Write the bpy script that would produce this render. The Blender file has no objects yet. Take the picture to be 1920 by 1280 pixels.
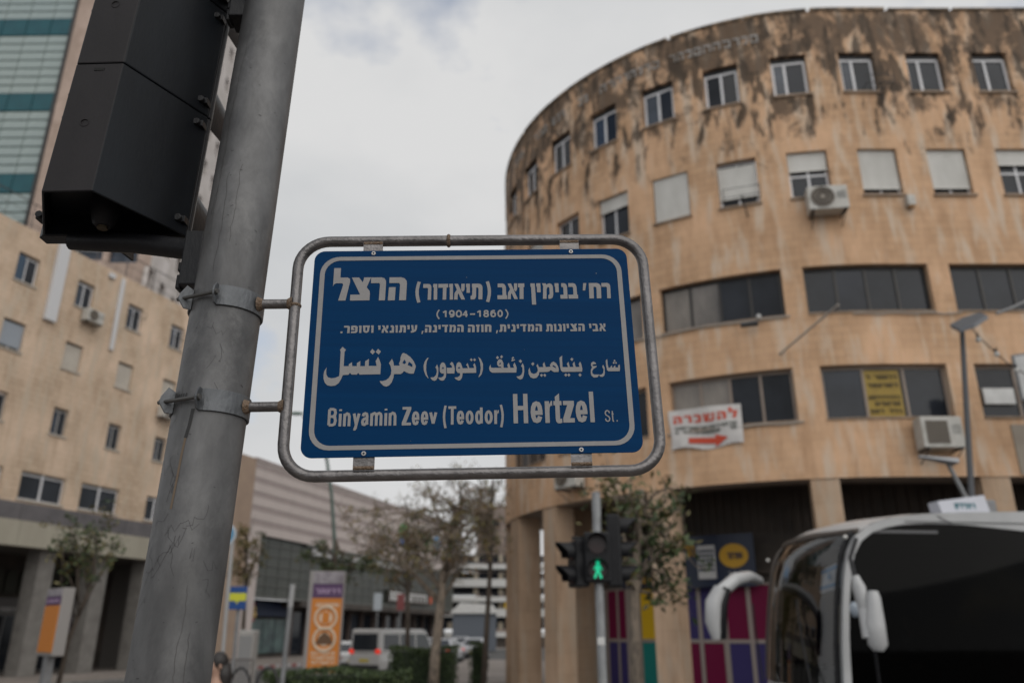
import bpy, math, random
from mathutils import Vector, Matrix
R = math.radians
scene = bpy.context.scene
col = scene.collection

# ------------------------------------------------------------------ camera, sky, sun, exposure
FPX = 1493.0; TILT = R(20.05); CAMH = 1.75
cam_d = bpy.data.cameras.new("camera"); cam = bpy.data.objects.new("camera", cam_d); col.objects.link(cam)
cam.location = (0, 0, CAMH); cam.rotation_euler = (R(90) + TILT, 0, 0)
cam_d.sensor_width = 36; cam_d.lens = 36 * FPX / 1920; cam_d.clip_start = 0.05; cam_d.clip_end = 3000
cam_d.dof.use_dof = True; cam_d.dof.focus_distance = 1.46; cam_d.dof.aperture_fstop = 3.2
scene.camera = cam
SUN_EL, SUN_AZ = 42, 150          # azimuth measured clockwise from +Y (the view direction)
w = bpy.data.worlds.new("World"); scene.world = w; w.use_nodes = True
nt = w.node_tree; N = nt.nodes; L = nt.links
bg = N["Background"]; out = N["World Output"]
sky = N.new("ShaderNodeTexSky"); sky.sky_type = 'NISHITA'; sky.sun_disc = False
sky.sun_elevation = R(SUN_EL); sky.sun_rotation = R(SUN_AZ)
L.new(sky.outputs[0], bg.inputs[0]); bg.inputs[1].default_value = 0.15
tc = N.new("ShaderNodeTexCoord")
mp = N.new("ShaderNodeMapping"); mp.inputs['Location'].default_value = (5.81, 10.88, 4.45); mp.inputs['Scale'].default_value = (1, 1, 1.5)
L.new(tc.outputs['Generated'], mp.inputs[0])
n1 = N.new("ShaderNodeTexNoise"); n1.inputs['Scale'].default_value = 2.3; n1.inputs['Detail'].default_value = 8; n1.inputs['Roughness'].default_value = .52
L.new(mp.outputs[0], n1.inputs[0])
cov = N.new("ShaderNodeMapRange"); cov.inputs[1].default_value = .29; cov.inputs[2].default_value = .42
L.new(n1.outputs[0], cov.inputs[0])
n2 = N.new("ShaderNodeTexNoise"); n2.inputs['Scale'].default_value = 2.2; n2.inputs['Detail'].default_value = 6; n2.inputs['Roughness'].default_value = .5
mp2 = N.new("ShaderNodeMapping"); mp2.inputs['Location'].default_value = (3.1, 1.7, 5.2); mp2.inputs['Scale'].default_value = (1, 1, 1.8)
L.new(tc.outputs['Generated'], mp2.inputs[0]); L.new(mp2.outputs[0], n2.inputs[0])
cr = N.new("ShaderNodeValToRGB")
cr.color_ramp.elements[0].position = .36; cr.color_ramp.elements[0].color = (.66, .675, .69, 1)
cr.color_ramp.elements[1].position = .6; cr.color_ramp.elements[1].color = (.8, .8, .8, 1)
L.new(n2.outputs[0], cr.inputs[0])
bg2 = N.new("ShaderNodeBackground"); bg2.inputs[1].default_value = 0.88
L.new(cr.outputs[0], bg2.inputs[0])
mx = N.new("ShaderNodeMixShader")
L.new(cov.outputs[0], mx.inputs[0]); L.new(bg.outputs[0], mx.inputs[1]); L.new(bg2.outputs[0], mx.inputs[2])
L.new(mx.outputs[0], out.inputs[0])
sd = bpy.data.lights.new("sun", 'SUN'); sd.energy = 1.5; sd.angle = R(80); sd.color = (1, .96, .9)
sun = bpy.data.objects.new("sun", sd); col.objects.link(sun)
sun.rotation_euler = Vector((-math.sin(R(SUN_AZ)) * math.cos(R(SUN_EL)), -math.cos(R(SUN_AZ)) * math.cos(R(SUN_EL)), -math.sin(R(SUN_EL)))).to_track_quat('-Z', 'Y').to_euler()
vs = scene.view_settings
vs.view_transform = 'Standard'; vs.look = 'None'; vs.gamma = 1; vs.exposure = 0.0; vs.use_curve_mapping = False
scene.cycles.max_bounces = 8; scene.cycles.transparent_max_bounces = 12

# ------------------------------------------------------------------ measuring helpers (photograph pixels -> places in the world)
CT, ST = math.cos(TILT), math.sin(TILT)
def ray(u, v):
    cx = (u - 960) / FPX; cz = (640 - v) / FPX
    return (cx, CT - cz * ST, ST + cz * CT)
def atz(u, v, z):
    d = ray(u, v); k = (z - CAMH) / d[2]
    return (d[0] * k, d[1] * k, z)
def aty(u, v, y):
    d = ray(u, v); k = y / d[1]
    return (d[0] * k, y, CAMH + d[2] * k)

# ------------------------------------------------------------------ materials
def rgb(c): return (c[0], c[1], c[2], 1)
MATS = {}
def mat(name, c, rough=.7, metal=0, c2=None, nscale=4, stretch=(1, 1, 1), fac=(.35, .65), bump=0, bscale=40, emit=None, estr=1, spec=None, detail=6, coord='Object'):
    if name in MATS: return MATS[name]
    m = bpy.data.materials.new(name); m.use_nodes = True; MATS[name] = m
    n = m.node_tree.nodes; l = m.node_tree.links; b = n['Principled BSDF']
    b.inputs['Base Color'].default_value = rgb(c); b.inputs['Roughness'].default_value = rough; b.inputs['Metallic'].default_value = metal
    if spec is not None: b.inputs['Specular IOR Level'].default_value = spec
    t = n.new("ShaderNodeTexCoord"); mpn = n.new("ShaderNodeMapping"); mpn.inputs['Scale'].default_value = stretch
    l.new(t.outputs[coord], mpn.inputs[0])
    if c2 is not None:
        nz = n.new("ShaderNodeTexNoise"); nz.inputs['Scale'].default_value = nscale; nz.inputs['Detail'].default_value = detail; nz.inputs['Roughness'].default_value = .62
        l.new(mpn.outputs[0], nz.inputs[0])
        mr = n.new("ShaderNodeMapRange"); mr.inputs[1].default_value = fac[0]; mr.inputs[2].default_value = fac[1]
        l.new(nz.outputs[0], mr.inputs[0])
        mi = n.new("ShaderNodeMix"); mi.data_type = 'RGBA'
        mi.inputs[6].default_value = rgb(c); mi.inputs[7].default_value = rgb(c2)
        l.new(mr.outputs[0], mi.inputs[0]); l.new(mi.outputs[2], b.inputs['Base Color'])
    if bump:
        nb = n.new("ShaderNodeTexNoise"); nb.inputs['Scale'].default_value = bscale; nb.inputs['Detail'].default_value = 4
        l.new(mpn.outputs[0], nb.inputs[0])
        bp = n.new("ShaderNodeBump"); bp.inputs['Strength'].default_value = bump; bp.inputs['Distance'].default_value = .01
        l.new(nb.outputs[0], bp.inputs['Height']); l.new(bp.outputs[0], b.inputs['Normal'])
    if emit:
        b.inputs['Emission Color'].default_value = rgb(emit); b.inputs['Emission Strength'].default_value = estr
    return m

def mixc(n, l, fac_out, a, bcol):
    mi = n.new("ShaderNodeMix"); mi.data_type = 'RGBA'
    if isinstance(fac_out, (int, float)): mi.inputs[0].default_value = fac_out
    else: l.new(fac_out, mi.inputs[0])
    for s, v in ((6, a), (7, bcol)):
        if isinstance(v, tuple): mi.inputs[s].default_value = rgb(v)
        else: l.new(v, mi.inputs[s])
    return mi.outputs[2]
def stone(name, base, alt, mortar, bw=.45, rh=.22, stain=None, z_lo=13.2, z_hi=19.5, wash=None, contrast=1.0):
    """coursed stone cladding (uv in metres); stain: dark lichen and run-off that grows towards the parapet"""
    m = bpy.data.materials.new(name); m.use_nodes = True; MATS[name] = m
    n = m.node_tree.nodes; l = m.node_tree.links; b = n['Principled BSDF']; b.inputs['Roughness'].default_value = .85
    b.inputs['Specular IOR Level'].default_value = .25
    uv = n.new("ShaderNodeUVMap"); geo = n.new("ShaderNodeNewGeometry")
    br = n.new("ShaderNodeTexBrick"); br.inputs['Scale'].default_value = 1; br.inputs['Brick Width'].default_value = bw; br.inputs['Row Height'].default_value = rh
    br.inputs['Mortar Size'].default_value = .008; br.inputs['Mortar Smooth'].default_value = .3; br.inputs['Color1'].default_value = rgb(base)
    br.inputs['Color2'].default_value = rgb(alt); br.inputs['Mortar'].default_value = rgb(mortar); br.inputs['Bias'].default_value = -.2
    l.new(uv.outputs[0], br.inputs[0])
    nz = n.new("ShaderNodeTexNoise"); nz.inputs['Scale'].default_value = .55; nz.inputs['Detail'].default_value = 7; nz.inputs['Roughness'].default_value = .6
    mpn = n.new("ShaderNodeMapping"); mpn.inputs['Scale'].default_value = (1, 1, .8); l.new(geo.outputs['Position'], mpn.inputs[0]); l.new(mpn.outputs[0], nz.inputs[0])
    mr = n.new("ShaderNodeMapRange"); mr.inputs[1].default_value = .4; mr.inputs[2].default_value = .68; l.new(nz.outputs[0], mr.inputs[0])
    c = mixc(n, l, mr.outputs[0], br.outputs[0], tuple(x * k for x, k in zip(base, (1.28, 1.28, 1.32))))
    # streaks running down
    mp3 = n.new("ShaderNodeMapping"); mp3.inputs['Scale'].default_value = (2.6, 2.6, .5); mp3.inputs['Rotation'].default_value = (0, R(12), 0); l.new(geo.outputs['Position'], mp3.inputs[0])
    n3 = n.new("ShaderNodeTexNoise"); n3.inputs['Scale'].default_value = 1.0; n3.inputs['Detail'].default_value = 8; n3.inputs['Roughness'].default_value = .66; l.new(mp3.outputs[0], n3.inputs[0])
    mr3 = n.new("ShaderNodeMapRange"); mr3.inputs[1].default_value = .5; mr3.inputs[2].default_value = .7; mr3.inputs[4].default_value = .5; l.new(n3.outputs[0], mr3.inputs[0])
    c = mixc(n, l, mr3.outputs[0], c, tuple(x * k for x, k in zip(base, (.62, .55, .5))))
    if wash:
        n5 = n.new("ShaderNodeTexNoise"); n5.inputs['Scale'].default_value = 1.3; n5.inputs['Detail'].default_value = 8; l.new(mp3.outputs[0], n5.inputs[0])
        mr5 = n.new("ShaderNodeMapRange"); mr5.inputs[1].default_value = .5; mr5.inputs[2].default_value = .66; mr5.inputs[4].default_value = .7; l.new(n5.outputs[0], mr5.inputs[0])
        c = mixc(n, l, mr5.outputs[0], c, wash)
    if stain:
        sx = n.new("ShaderNodeSeparateXYZ"); l.new(geo.outputs['Position'], sx.inputs[0])
        h = n.new("ShaderNodeMapRange"); h.inputs[1].default_value = z_lo; h.inputs[2].default_value = z_hi; h.inputs[3].default_value = -.13; h.inputs[4].default_value = .11; l.new(sx.outputs[2], h.inputs[0])
        mp4 = n.new("ShaderNodeMapping"); mp4.inputs['Scale'].default_value = (.85, .85, .62); mp4.inputs['Location'].default_value = (4, 2, 1); l.new(geo.outputs['Position'], mp4.inputs[0])
        n4 = n.new("ShaderNodeTexNoise"); n4.inputs['Scale'].default_value = 1.25; n4.inputs['Detail'].default_value = 11; n4.inputs['Roughness'].default_value = .72; n4.inputs['Distortion'].default_value = .35; l.new(mp4.outputs[0], n4.inputs[0])
        ad = n.new("ShaderNodeMath"); ad.operation = 'ADD'; l.new(n4.outputs[0], ad.inputs[0]); l.new(h.outputs[0], ad.inputs[1])
        mr4 = n.new("ShaderNodeMapRange"); mr4.inputs[1].default_value = .515; mr4.inputs[2].default_value = .61; mr4.inputs[4].default_value = .84; l.new(ad.outputs[0], mr4.inputs[0])
        c = mixc(n, l, mr4.outputs[0], c, stain)
        # dark dribbles that start at the window sills
        mp6 = n.new("ShaderNodeMapping"); mp6.inputs['Scale'].default_value = (2.2, 2.2, .6); mp6.inputs['Rotation'].default_value = (0, R(8), 0); l.new(geo.outputs['Position'], mp6.inputs[0])
        n6 = n.new("ShaderNodeTexNoise"); n6.inputs['Scale'].default_value = 1.35; n6.inputs['Detail'].default_value = 6; n6.inputs['Roughness'].default_value = .6; l.new(mp6.outputs[0], n6.inputs[0])
        h6 = n.new("ShaderNodeMapRange"); h6.inputs[1].default_value = 13.6; h6.inputs[2].default_value = 16.4; h6.inputs[3].default_value = -.16; h6.inputs[4].default_value = .05; l.new(sx.outputs[2], h6.inputs[0])
        a6 = n.new("ShaderNodeMath"); a6.operation = 'ADD'; l.new(n6.outputs[0], a6.inputs[0]); l.new(h6.outputs[0], a6.inputs[1])
        r6 = n.new("ShaderNodeMapRange"); r6.inputs[1].default_value = .56; r6.inputs[2].default_value = .625; r6.inputs[4].default_value = .85; l.new(a6.outputs[0], r6.inputs[0])
        c = mixc(n, l, r6.outputs[0], c, tuple(x * .8 for x in stain))
        # run-off streaks hanging from both ends of every top-floor sill (windows repeat every 2.03 m along the wall)
        def mth(op, x, y=None, z=None):
            q = n.new("ShaderNodeMath"); q.operation = op
            for i_, v_ in enumerate((x, y, z)):
                if v_ is None: continue
                if isinstance(v_, (int, float)): q.inputs[i_].default_value = v_
                else: l.new(v_, q.inputs[i_])
            return q.outputs[0]
        su = n.new("ShaderNodeSeparateXYZ"); l.new(uv.outputs[0], su.inputs[0])
        wob = n.new("ShaderNodeTexNoise"); wob.inputs['Scale'].default_value = 1.1; wob.inputs['Detail'].default_value = 5; l.new(uv.outputs[0], wob.inputs[0])
        s_ = mth('ADD', mth('MULTIPLY_ADD', su.outputs[1], -.16, su.outputs[0]), mth('MULTIPLY', wob.outputs[0], .5))
        fr_ = mth('ABSOLUTE', mth('SUBTRACT', mth('FRACT', mth('DIVIDE', mth('ADD', s_, 2.16), 2.03)), .5))
        edge = mth('SUBTRACT', 1, mth('DIVIDE', mth('ABSOLUTE', mth('SUBTRACT', mth('MULTIPLY', fr_, 2.03), .42)), .17))
        zr = n.new("ShaderNodeMapRange"); zr.inputs[1].default_value = 14.9; zr.inputs[2].default_value = 16.3; l.new(su.outputs[1], zr.inputs[0])
        zt = n.new("ShaderNodeMapRange"); zt.inputs[1].default_value = 16.95; zt.inputs[2].default_value = 16.8; l.new(su.outputs[1], zt.inputs[0])
        mp7 = n.new("ShaderNodeMapping"); mp7.inputs['Scale'].default_value = (1.0, .45, 1); l.new(uv.outputs[0], mp7.inputs[0])
        n7 = n.new("ShaderNodeTexNoise"); n7.inputs['Scale'].default_value = 1.1; n7.inputs['Detail'].default_value = 6; n7.inputs['Roughness'].default_value = .65; l.new(mp7.outputs[0], n7.inputs[0])
        r7 = n.new("ShaderNodeMapRange"); r7.inputs[1].default_value = .44; r7.inputs[2].default_value = .6; l.new(n7.outputs[0], r7.inputs[0])
        k_ = mth('MULTIPLY', mth('MULTIPLY', mth('MULTIPLY', edge, zr.outputs[0]), zt.outputs[0]), r7.outputs[0])
        r8 = n.new("ShaderNodeMapRange"); r8.inputs[1].default_value = .02; r8.inputs[2].default_value = .38; r8.inputs[4].default_value = .88; l.new(k_, r8.inputs[0])
        c = mixc(n, l, r8.outputs[0], c, tuple(x * .55 for x in stain))
    l.new(c, b.inputs['Base Color'])
    bp = n.new("ShaderNodeBump"); bp.inputs['Strength'].default_value = .4; bp.inputs['Distance'].default_value = .015
    iv = n.new("ShaderNodeMath"); iv.operation = 'SUBTRACT'; iv.inputs[0].default_value = 1; l.new(br.outputs[1], iv.inputs[1])
    l.new(iv.outputs[0], bp.inputs['Height']); l.new(bp.outputs[0], b.inputs['Normal'])
    return m
def glass(name, tint=(.02, .025, .03), trans=.25, rough=.03, spec=.5):
    m = bpy.data.materials.new(name); m.use_nodes = True; MATS[name] = m
    n = m.node_tree.nodes; l = m.node_tree.links; b = n['Principled BSDF']
    b.inputs['Base Color'].default_value = rgb(tint); b.inputs['Roughness'].default_value = rough; b.inputs['IOR'].default_value = 1.5; b.inputs['Specular IOR Level'].default_value = spec
    tr = n.new("ShaderNodeBsdfTransparent"); tr.inputs[0].default_value = (trans, trans, trans, 1)
    gl = n.new("ShaderNodeBsdfGlossy"); gl.inputs['Roughness'].default_value = rough
    fr = n.new("ShaderNodeFresnel"); fr.inputs['IOR'].default_value = 1 + spec
    mxn = n.new("ShaderNodeMixShader"); l.new(fr.outputs[0], mxn.inputs[0])
    l.new(tr.outputs[0], mxn.inputs[1]); l.new(gl.outputs[0], mxn.inputs[2]); l.new(mxn.outputs[0], n['Material Output'].inputs[0])
    return m

STONE = stone('round_building_stone', (.52, .335, .205), (.43, .27, .16), (.33, .21, .135), stain=(.075, .056, .042), wash=(.6, .5, .4))
STONE_COL = stone('column_stone', (.42, .3, .205), (.37, .265, .185), (.26, .18, .12), bw=.7, rh=.6, wash=(.45, .37, .29))
STONE_L = stone('left_building_stone', (.51, .39, .285), (.44, .33, .235), (.25, .18, .12), bw=.5, rh=.25, wash=(.5, .42, .33))
STONE_T = stone('tower_stone', (.37, .285, .235), (.34, .26, .215), (.24, .18, .15), bw=1.6, rh=.6)
STONE_TP = stone('tower_pale_stone', (.5, .46, .43), (.47, .43, .41), (.3, .27, .25), bw=1.6, rh=.8)
steel = mat('galvanised_steel', (.075, .08, .087), .48, .4, (.13, .138, .148), 18, (1, 1, .5), (.3, .7), .25, 90)
tube_steel = mat('tube_steel', (.105, .1, .1), .34, .75, (.2, .19, .19), 22, (1, 1, 1), (.3, .72), .2, 120)
rusty = mat('rusty_weld', (.14, .085, .05), .8, .2, (.2, .15, .11), 140, (1, 1, 1), (.35, .6), .8, 200)
black_p = mat('black_polycarbonate', (.008, .008, .01), .45, 0, (.014, .015, .017), 9, (1, 1, .35), (.35, .75), .12, 160, spec=.25)
black_p2 = mat('dusty_black_housing', (.006, .007, .009), .42, 0, (.013, .016, .02), 4, (1, 1, .3), (.4, .7), .04, 200, spec=.16)
brown_p = mat('brown_black_housing', (.015, .0135, .0145), .55, 0, (.022, .0195, .021), 8, (1, 1, .4), (.35, .7), .05, 160, spec=.2)
sheet_w = mat('reflective_white_sheeting', (.275, .27, .272), .6, 0, (.255, .25, .25), 60, spec=.1)
white_paint = mat('white_paint', (.62, .62, .61), .45, 0, (.5, .5, .49), 3)
white_frame = mat('white_window_frame', (.66, .66, .68), .45, 0, (.55, .55, .57), 2)
shutter_w = mat('white_roller_shutter', (.62, .61, .58), .6, 0, (.5, .49, .46), 1.5, (1, 1, .4))
dark_frame = mat('dark_bronze_frame', (.02, .017, .015), .45)
tan_frame = mat('tan_window_frame', (.24, .19, .155), .5)
win_dark = mat('dark_window_glass', (.008, .01, .014), .08, 0, (.022, .026, .034), .6, spec=.28)
win_mid = mat('curtained_window_glass', (.27, .24, .21), .12, 0, (.1, .09, .08), .8, (1, 1, .4))
win_blue = mat('sky_reflecting_glass', (.05, .065, .09), .06, 0, (.016, .022, .032), .9, spec=.45)
grey_metal = mat('grey_metal', (.23, .235, .24), .5, .4, (.17, .17, .175), 6)
dark_metal = mat('dark_metal', (.03, .03, .032), .5, .3)
ac_white = mat('air_conditioner_casing', (.5, .49, .46), .5, 0, (.4, .385, .35), 4)
ac_grill = mat('air_conditioner_grille', (.07, .055, .042), .6)
black = mat('black_void', (.008, .008, .008), .9)
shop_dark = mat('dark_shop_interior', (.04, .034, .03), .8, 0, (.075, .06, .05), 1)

# ------------------------------------------------------------------ mesh and object helpers
ORG = {}
class MB:
    def __init__(s): s.v = []; s.f = []; s.mi = []; s.uv = []
    def poly(s, pts, mi=0, uv=None):
        i = len(s.v); s.v += [tuple(p) for p in pts]; s.f.append(tuple(range(i, i + len(pts)))); s.mi.append(mi)
        s.uv += (uv if uv else [(p[0] + p[1], p[2]) for p in pts])
    def hexa(s, p, mi=0):      # p: 8 corners, bottom ring 0-3, top ring 4-7
        for q in ((3, 2, 1, 0), (4, 5, 6, 7), (0, 1, 5, 4), (1, 2, 6, 5), (2, 3, 7, 6), (3, 0, 4, 7)): s.poly([p[k] for k in q], mi)
    def box(s, x0, x1, y0, y1, z0, z1, mi=0, fn=None):
        p = [(x0, y0, z0), (x1, y0, z0), (x1, y1, z0), (x0, y1, z0), (x0, y0, z1), (x1, y0, z1), (x1, y1, z1), (x0, y1, z1)]
        if fn: p = [fn(*q) for q in p]
        s.hexa(p, mi)
    def ring(s, a, b, mi=0, close=True):
        n = len(a)
        for k in range(n if close else n - 1):
            j = (k + 1) % n; s.poly([a[k], a[j], b[j], b[k]], mi)
    def tube(s, pts, r, n=8, mi=0, caps=True, closed=False):
        pts = [Vector(p) for p in pts]; m = len(pts); rs = r if isinstance(r, (list, tuple)) else [r] * m
        rings = []; ref = None
        for i in range(m):
            if closed: t = pts[(i + 1) % m] - pts[i - 1]
            else: t = pts[min(i + 1, m - 1)] - pts[max(i - 1, 0)]
            t.normalize()
            if ref is None: ref = Vector((0, 0, 1)) if abs(t.z) < .9 else Vector((1, 0, 0))
            a = (ref - t * ref.dot(t)).normalized(); b = t.cross(a); ref = a
            rings.append([pts[i] + (a * math.cos(2 * math.pi * k / n) + b * math.sin(2 * math.pi * k / n)) * rs[i] for k in range(n)])
        for i in range(m - 1 + (1 if closed else 0)): s.ring(rings[i], rings[(i + 1) % m], mi)
        if caps and not closed: s.poly(rings[0][::-1], mi); s.poly(rings[-1], mi)
    def cyl(s, a, b, r, n=16, mi=0): s.tube([a, b], r, n, mi)
    def ball(s, c, r, n=10, m=6, mi=0, sc=(1, 1, 1)):
        rg = []
        for j in range(m + 1):
            t = math.pi * j / m; z = math.cos(t); q = max(math.sin(t), .001)
            rg.append([(c[0] + r * q * math.cos(2 * math.pi * k / n) * sc[0], c[1] + r * q * math.sin(2 * math.pi * k / n) * sc[1], c[2] + r * z * sc[2]) for k in range(n)])
        for j in range(m): s.ring(rg[j + 1], rg[j], mi)
    def prism(s, outline, y0, y1, fn, mi=0):   # outline (a, b) extruded in depth; fn(a, depth, b)
        A = [fn(a, y0, b) for a, b in outline]; B = [fn(a, y1, b) for a, b in outline]
        s.poly(A, mi); s.poly(B[::-1], mi); s.ring(A[::-1], B[::-1], mi)
    def build(s, name, mats, parent=None, smooth=False, loc=None, bevel=0):
        o_ = ORG.get(parent.name, (0, 0, 0)) if parent else (loc or (0, 0, 0))
        me = bpy.data.meshes.new(name)
        me.from_pydata([(p[0] - o_[0], p[1] - o_[1], p[2] - o_[2]) for p in s.v], [], s.f)
        if not isinstance(mats, (list, tuple)): mats = [mats]
        for m in mats: me.materials.append(m)
        me.polygons.foreach_set('material_index', s.mi)
        ul = me.uv_layers.new(name='UVMap'); flat = [c for q in s.uv for c in q]; ul.data.foreach_set('uv', flat)
        if smooth or bevel:
            import bmesh
            bm = bmesh.new(); bm.from_mesh(me); bmesh.ops.remove_doubles(bm, verts=bm.verts, dist=1e-5)
            bmesh.ops.recalc_face_normals(bm, faces=bm.faces); bm.to_mesh(me); bm.free()
        if smooth:
            me.shade_smooth()
            if smooth != 'full': me.set_sharp_from_angle(angle=R(40))
        o = bpy.data.objects.new(name, me); col.objects.link(o)
        if bevel:
            b = o.modifiers.new('bevel', 'BEVEL'); b.width = bevel; b.segments = 2; b.limit_method = 'ANGLE'
        if parent: o.parent = parent; ORG[o.name] = o_
        else: o.location = o_; ORG[o.name] = o_
        return o
def tag(o, label=None, cat=None, group=None, kind=None):
    if label: o['label'] = label
    if cat: o['category'] = cat
    if group: o['group'] = group
    if kind: o['kind'] = kind
    return o
def thing(name, loc, label, cat, group=None):
    o = bpy.data.objects.new(name, None); o.empty_display_size = .2; col.objects.link(o); o.location = loc; ORG[o.name] = tuple(loc)
    return tag(o, label, cat, group)
def kids(o): return [c for c in bpy.data.objects if c.parent == o]
def copy_tree(o, loc=None, rz=None, label=None, parent=None):
    c = o.copy(); col.objects.link(c)
    if parent: c.parent = parent
    if loc is not None: c.location = loc
    if rz is not None: c.rotation_euler = (0, 0, rz)
    if label: c['label'] = label
    for ch in kids(o): copy_tree(ch, parent=c)
    return c
def piece(name, me, parent, loc, rot=None, scale=None):
    o = bpy.data.objects.new(name, me); col.objects.link(o); o.parent = parent
    og = ORG.get(parent.name, (0, 0, 0)); o.location = (loc[0] - og[0], loc[1] - og[1], loc[2] - og[2])
    if rot: o.rotation_euler = rot
    if scale: o.scale = scale
    ORG[o.name] = og
    return o
def frame_mb(f, s0, s1, o0, o1, z0, z1, t, mull=(), trans=(), mi=0, mb=None):
    mb = mb or MB()
    mb.box(s0, s1, o0, o1, z0, z0 + t, mi, f); mb.box(s0, s1, o0, o1, z1 - t, z1, mi, f)
    mb.box(s0, s0 + t, o0, o1, z0 + t, z1 - t, mi, f); mb.box(s1 - t, s1, o0, o1, z0 + t, z1 - t, mi, f)
    for m in mull: mb.box(m - t / 2, m + t / 2, o0 - .004, o1, z0 + t, z1 - t, mi, f)
    for m in trans: mb.box(s0 + t, s1 - t, o0 - .002, o1, m - t / 2, m + t / 2, mi, f)
    return mb
def wall(f, s0, s1, z0, z1, holes, depth, ds=1.0):
    """outer skin with openings and their reveals; f(s, inward, z) -> world"""
    S = {s0, s1}; Z = {z0, z1}
    k = s0
    while k < s1: S.add(k); k += ds
    for h in holes: S.update(h[:2]); Z.update(h[2:4])
    S = sorted(x for x in S if s0 <= x <= s1); Z = sorted(x for x in Z if z0 <= x <= z1); mb = MB()
    for i in range(len(S) - 1):
        a, b = S[i], S[i + 1]
        if b - a < 1e-6: continue
        for j in range(len(Z) - 1):
            c, d = Z[j], Z[j + 1]
            if d - c < 1e-6: continue
            m, q = (a + b) / 2, (c + d) / 2
            if any(h[0] < m < h[1] and h[2] < q < h[3] for h in holes): continue
            mb.poly([f(a, 0, c), f(b, 0, c), f(b, 0, d), f(a, 0, d)], 0, [(a, c), (b, c), (b, d), (a, d)])
    for h in holes:
        a, b, c, d = h[:4]; n = max(1, int((b - a) / ds)); D = depth
        for i in range(n):
            p, q = a + (b - a) * i / n, a + (b - a) * (i + 1) / n
            mb.poly([f(p, 0, c), f(p, D, c), f(q, D, c), f(q, 0, c)][::-1], 0, [(p, 0), (p, D), (q, D), (q, 0)])
            mb.poly([f(p, 0, d), f(p, D, d), f(q, D, d), f(q, 0, d)], 0, [(p, 0), (p, D), (q, D), (q, 0)])
        mb.poly([f(a, 0, c), f(a, 0, d), f(a, D, d), f(a, D, c)], 0, [(0, c), (0, d), (D, d), (D, c)])
        mb.poly([f(b, 0, c), f(b, D, c), f(b, D, d), f(b, 0, d)], 0, [(0, c), (D, c), (D, d), (0, d)])
    return mb
def straight(P, D):
    q = math.hypot(*D); dx, dy = D[0] / q, D[1] / q
    def f(s, o, z): return (P[0] + dx * s - dy * o, P[1] + dy * s + dx * o, z)
    return f
def on_plane(u, v, P, D):
    q = math.hypot(*D); dx, dy = D[0] / q, D[1] / q; r = ray(u, v); nx, ny = -dy, dx
    t = (nx * P[0] + ny * P[1]) / (nx * r[0] + ny * r[1])
    return (t * r[0] - P[0]) * dx + (t * r[1] - P[1]) * dy, CAMH + t * r[2]
def marks(mb, f, s0, s1, z0, z1, n, off, rnd, mi=0, dens=.8):
    """small strokes standing for print that is too blurred in the photograph to read"""
    w_ = (s1 - s0) / n; h = z1 - z0
    for i in range(n):
        if rnd.random() > dens: continue
        a = s0 + i * w_; t = w_ * .3
        mb.box(a, a + w_ * .8, off, off + .008, z1 - h * .22, z1, mi, f)
        mb.box(a + w_ * .5, a + w_ * .5 + t, off, off + .008, z0, z1 - h * .22 - .001, mi, f)
        if rnd.random() < .5: mb.box(a, a + t, off, off + .008, z0, z1 - h * .35, mi, f)
# ------------------------------------------------------------------ letter shapes
def stroke(pts, t):
    """polyline -> list of quads with mitred joints"""
    n = len(pts); L_, R_ = [], []
    closed = n > 3 and pts[0] == pts[-1]
    for i in range(n):
        if closed and i in (0, n - 1): a, b, c = pts[-2], pts[0], pts[1]
        else: a, b, c = pts[max(i - 1, 0)], pts[i], pts[min(i + 1, n - 1)]
        d1 = Vector((b[0] - a[0], b[1] - a[1])); d2 = Vector((c[0] - b[0], c[1] - b[1]))
        if d1.length < 1e-9: d1 = d2
        if d2.length < 1e-9: d2 = d1
        d1.normalize(); d2.normalize(); m = d1 + d2
        if m.length < .3: m = Vector(d1)
        m.normalize(); nn = Vector((-m.y, m.x)); k = min(1.5, 1 / max(.35, abs(nn.dot(Vector((-d1.y, d1.x))))))
        L_.append((b[0] + nn.x * t / 2 * k, b[1] + nn.y * t / 2 * k)); R_.append((b[0] - nn.x * t / 2 * k, b[1] - nn.y * t / 2 * k))
    return [[R_[i], R_[i + 1], L_[i + 1], L_[i]] for i in range(n - 1)]
def ell(a0, a1, n=14, cx=.5, cy=.5, rx=.5, ry=.5):
    return [(cx + rx * math.cos(R(a0 + (a1 - a0) * i / n)), cy + ry * math.sin(R(a0 + (a1 - a0) * i / n))) for i in range(n + 1)]
_o = ell(0, 360, 18); _o[-1] = _o[0]
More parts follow.
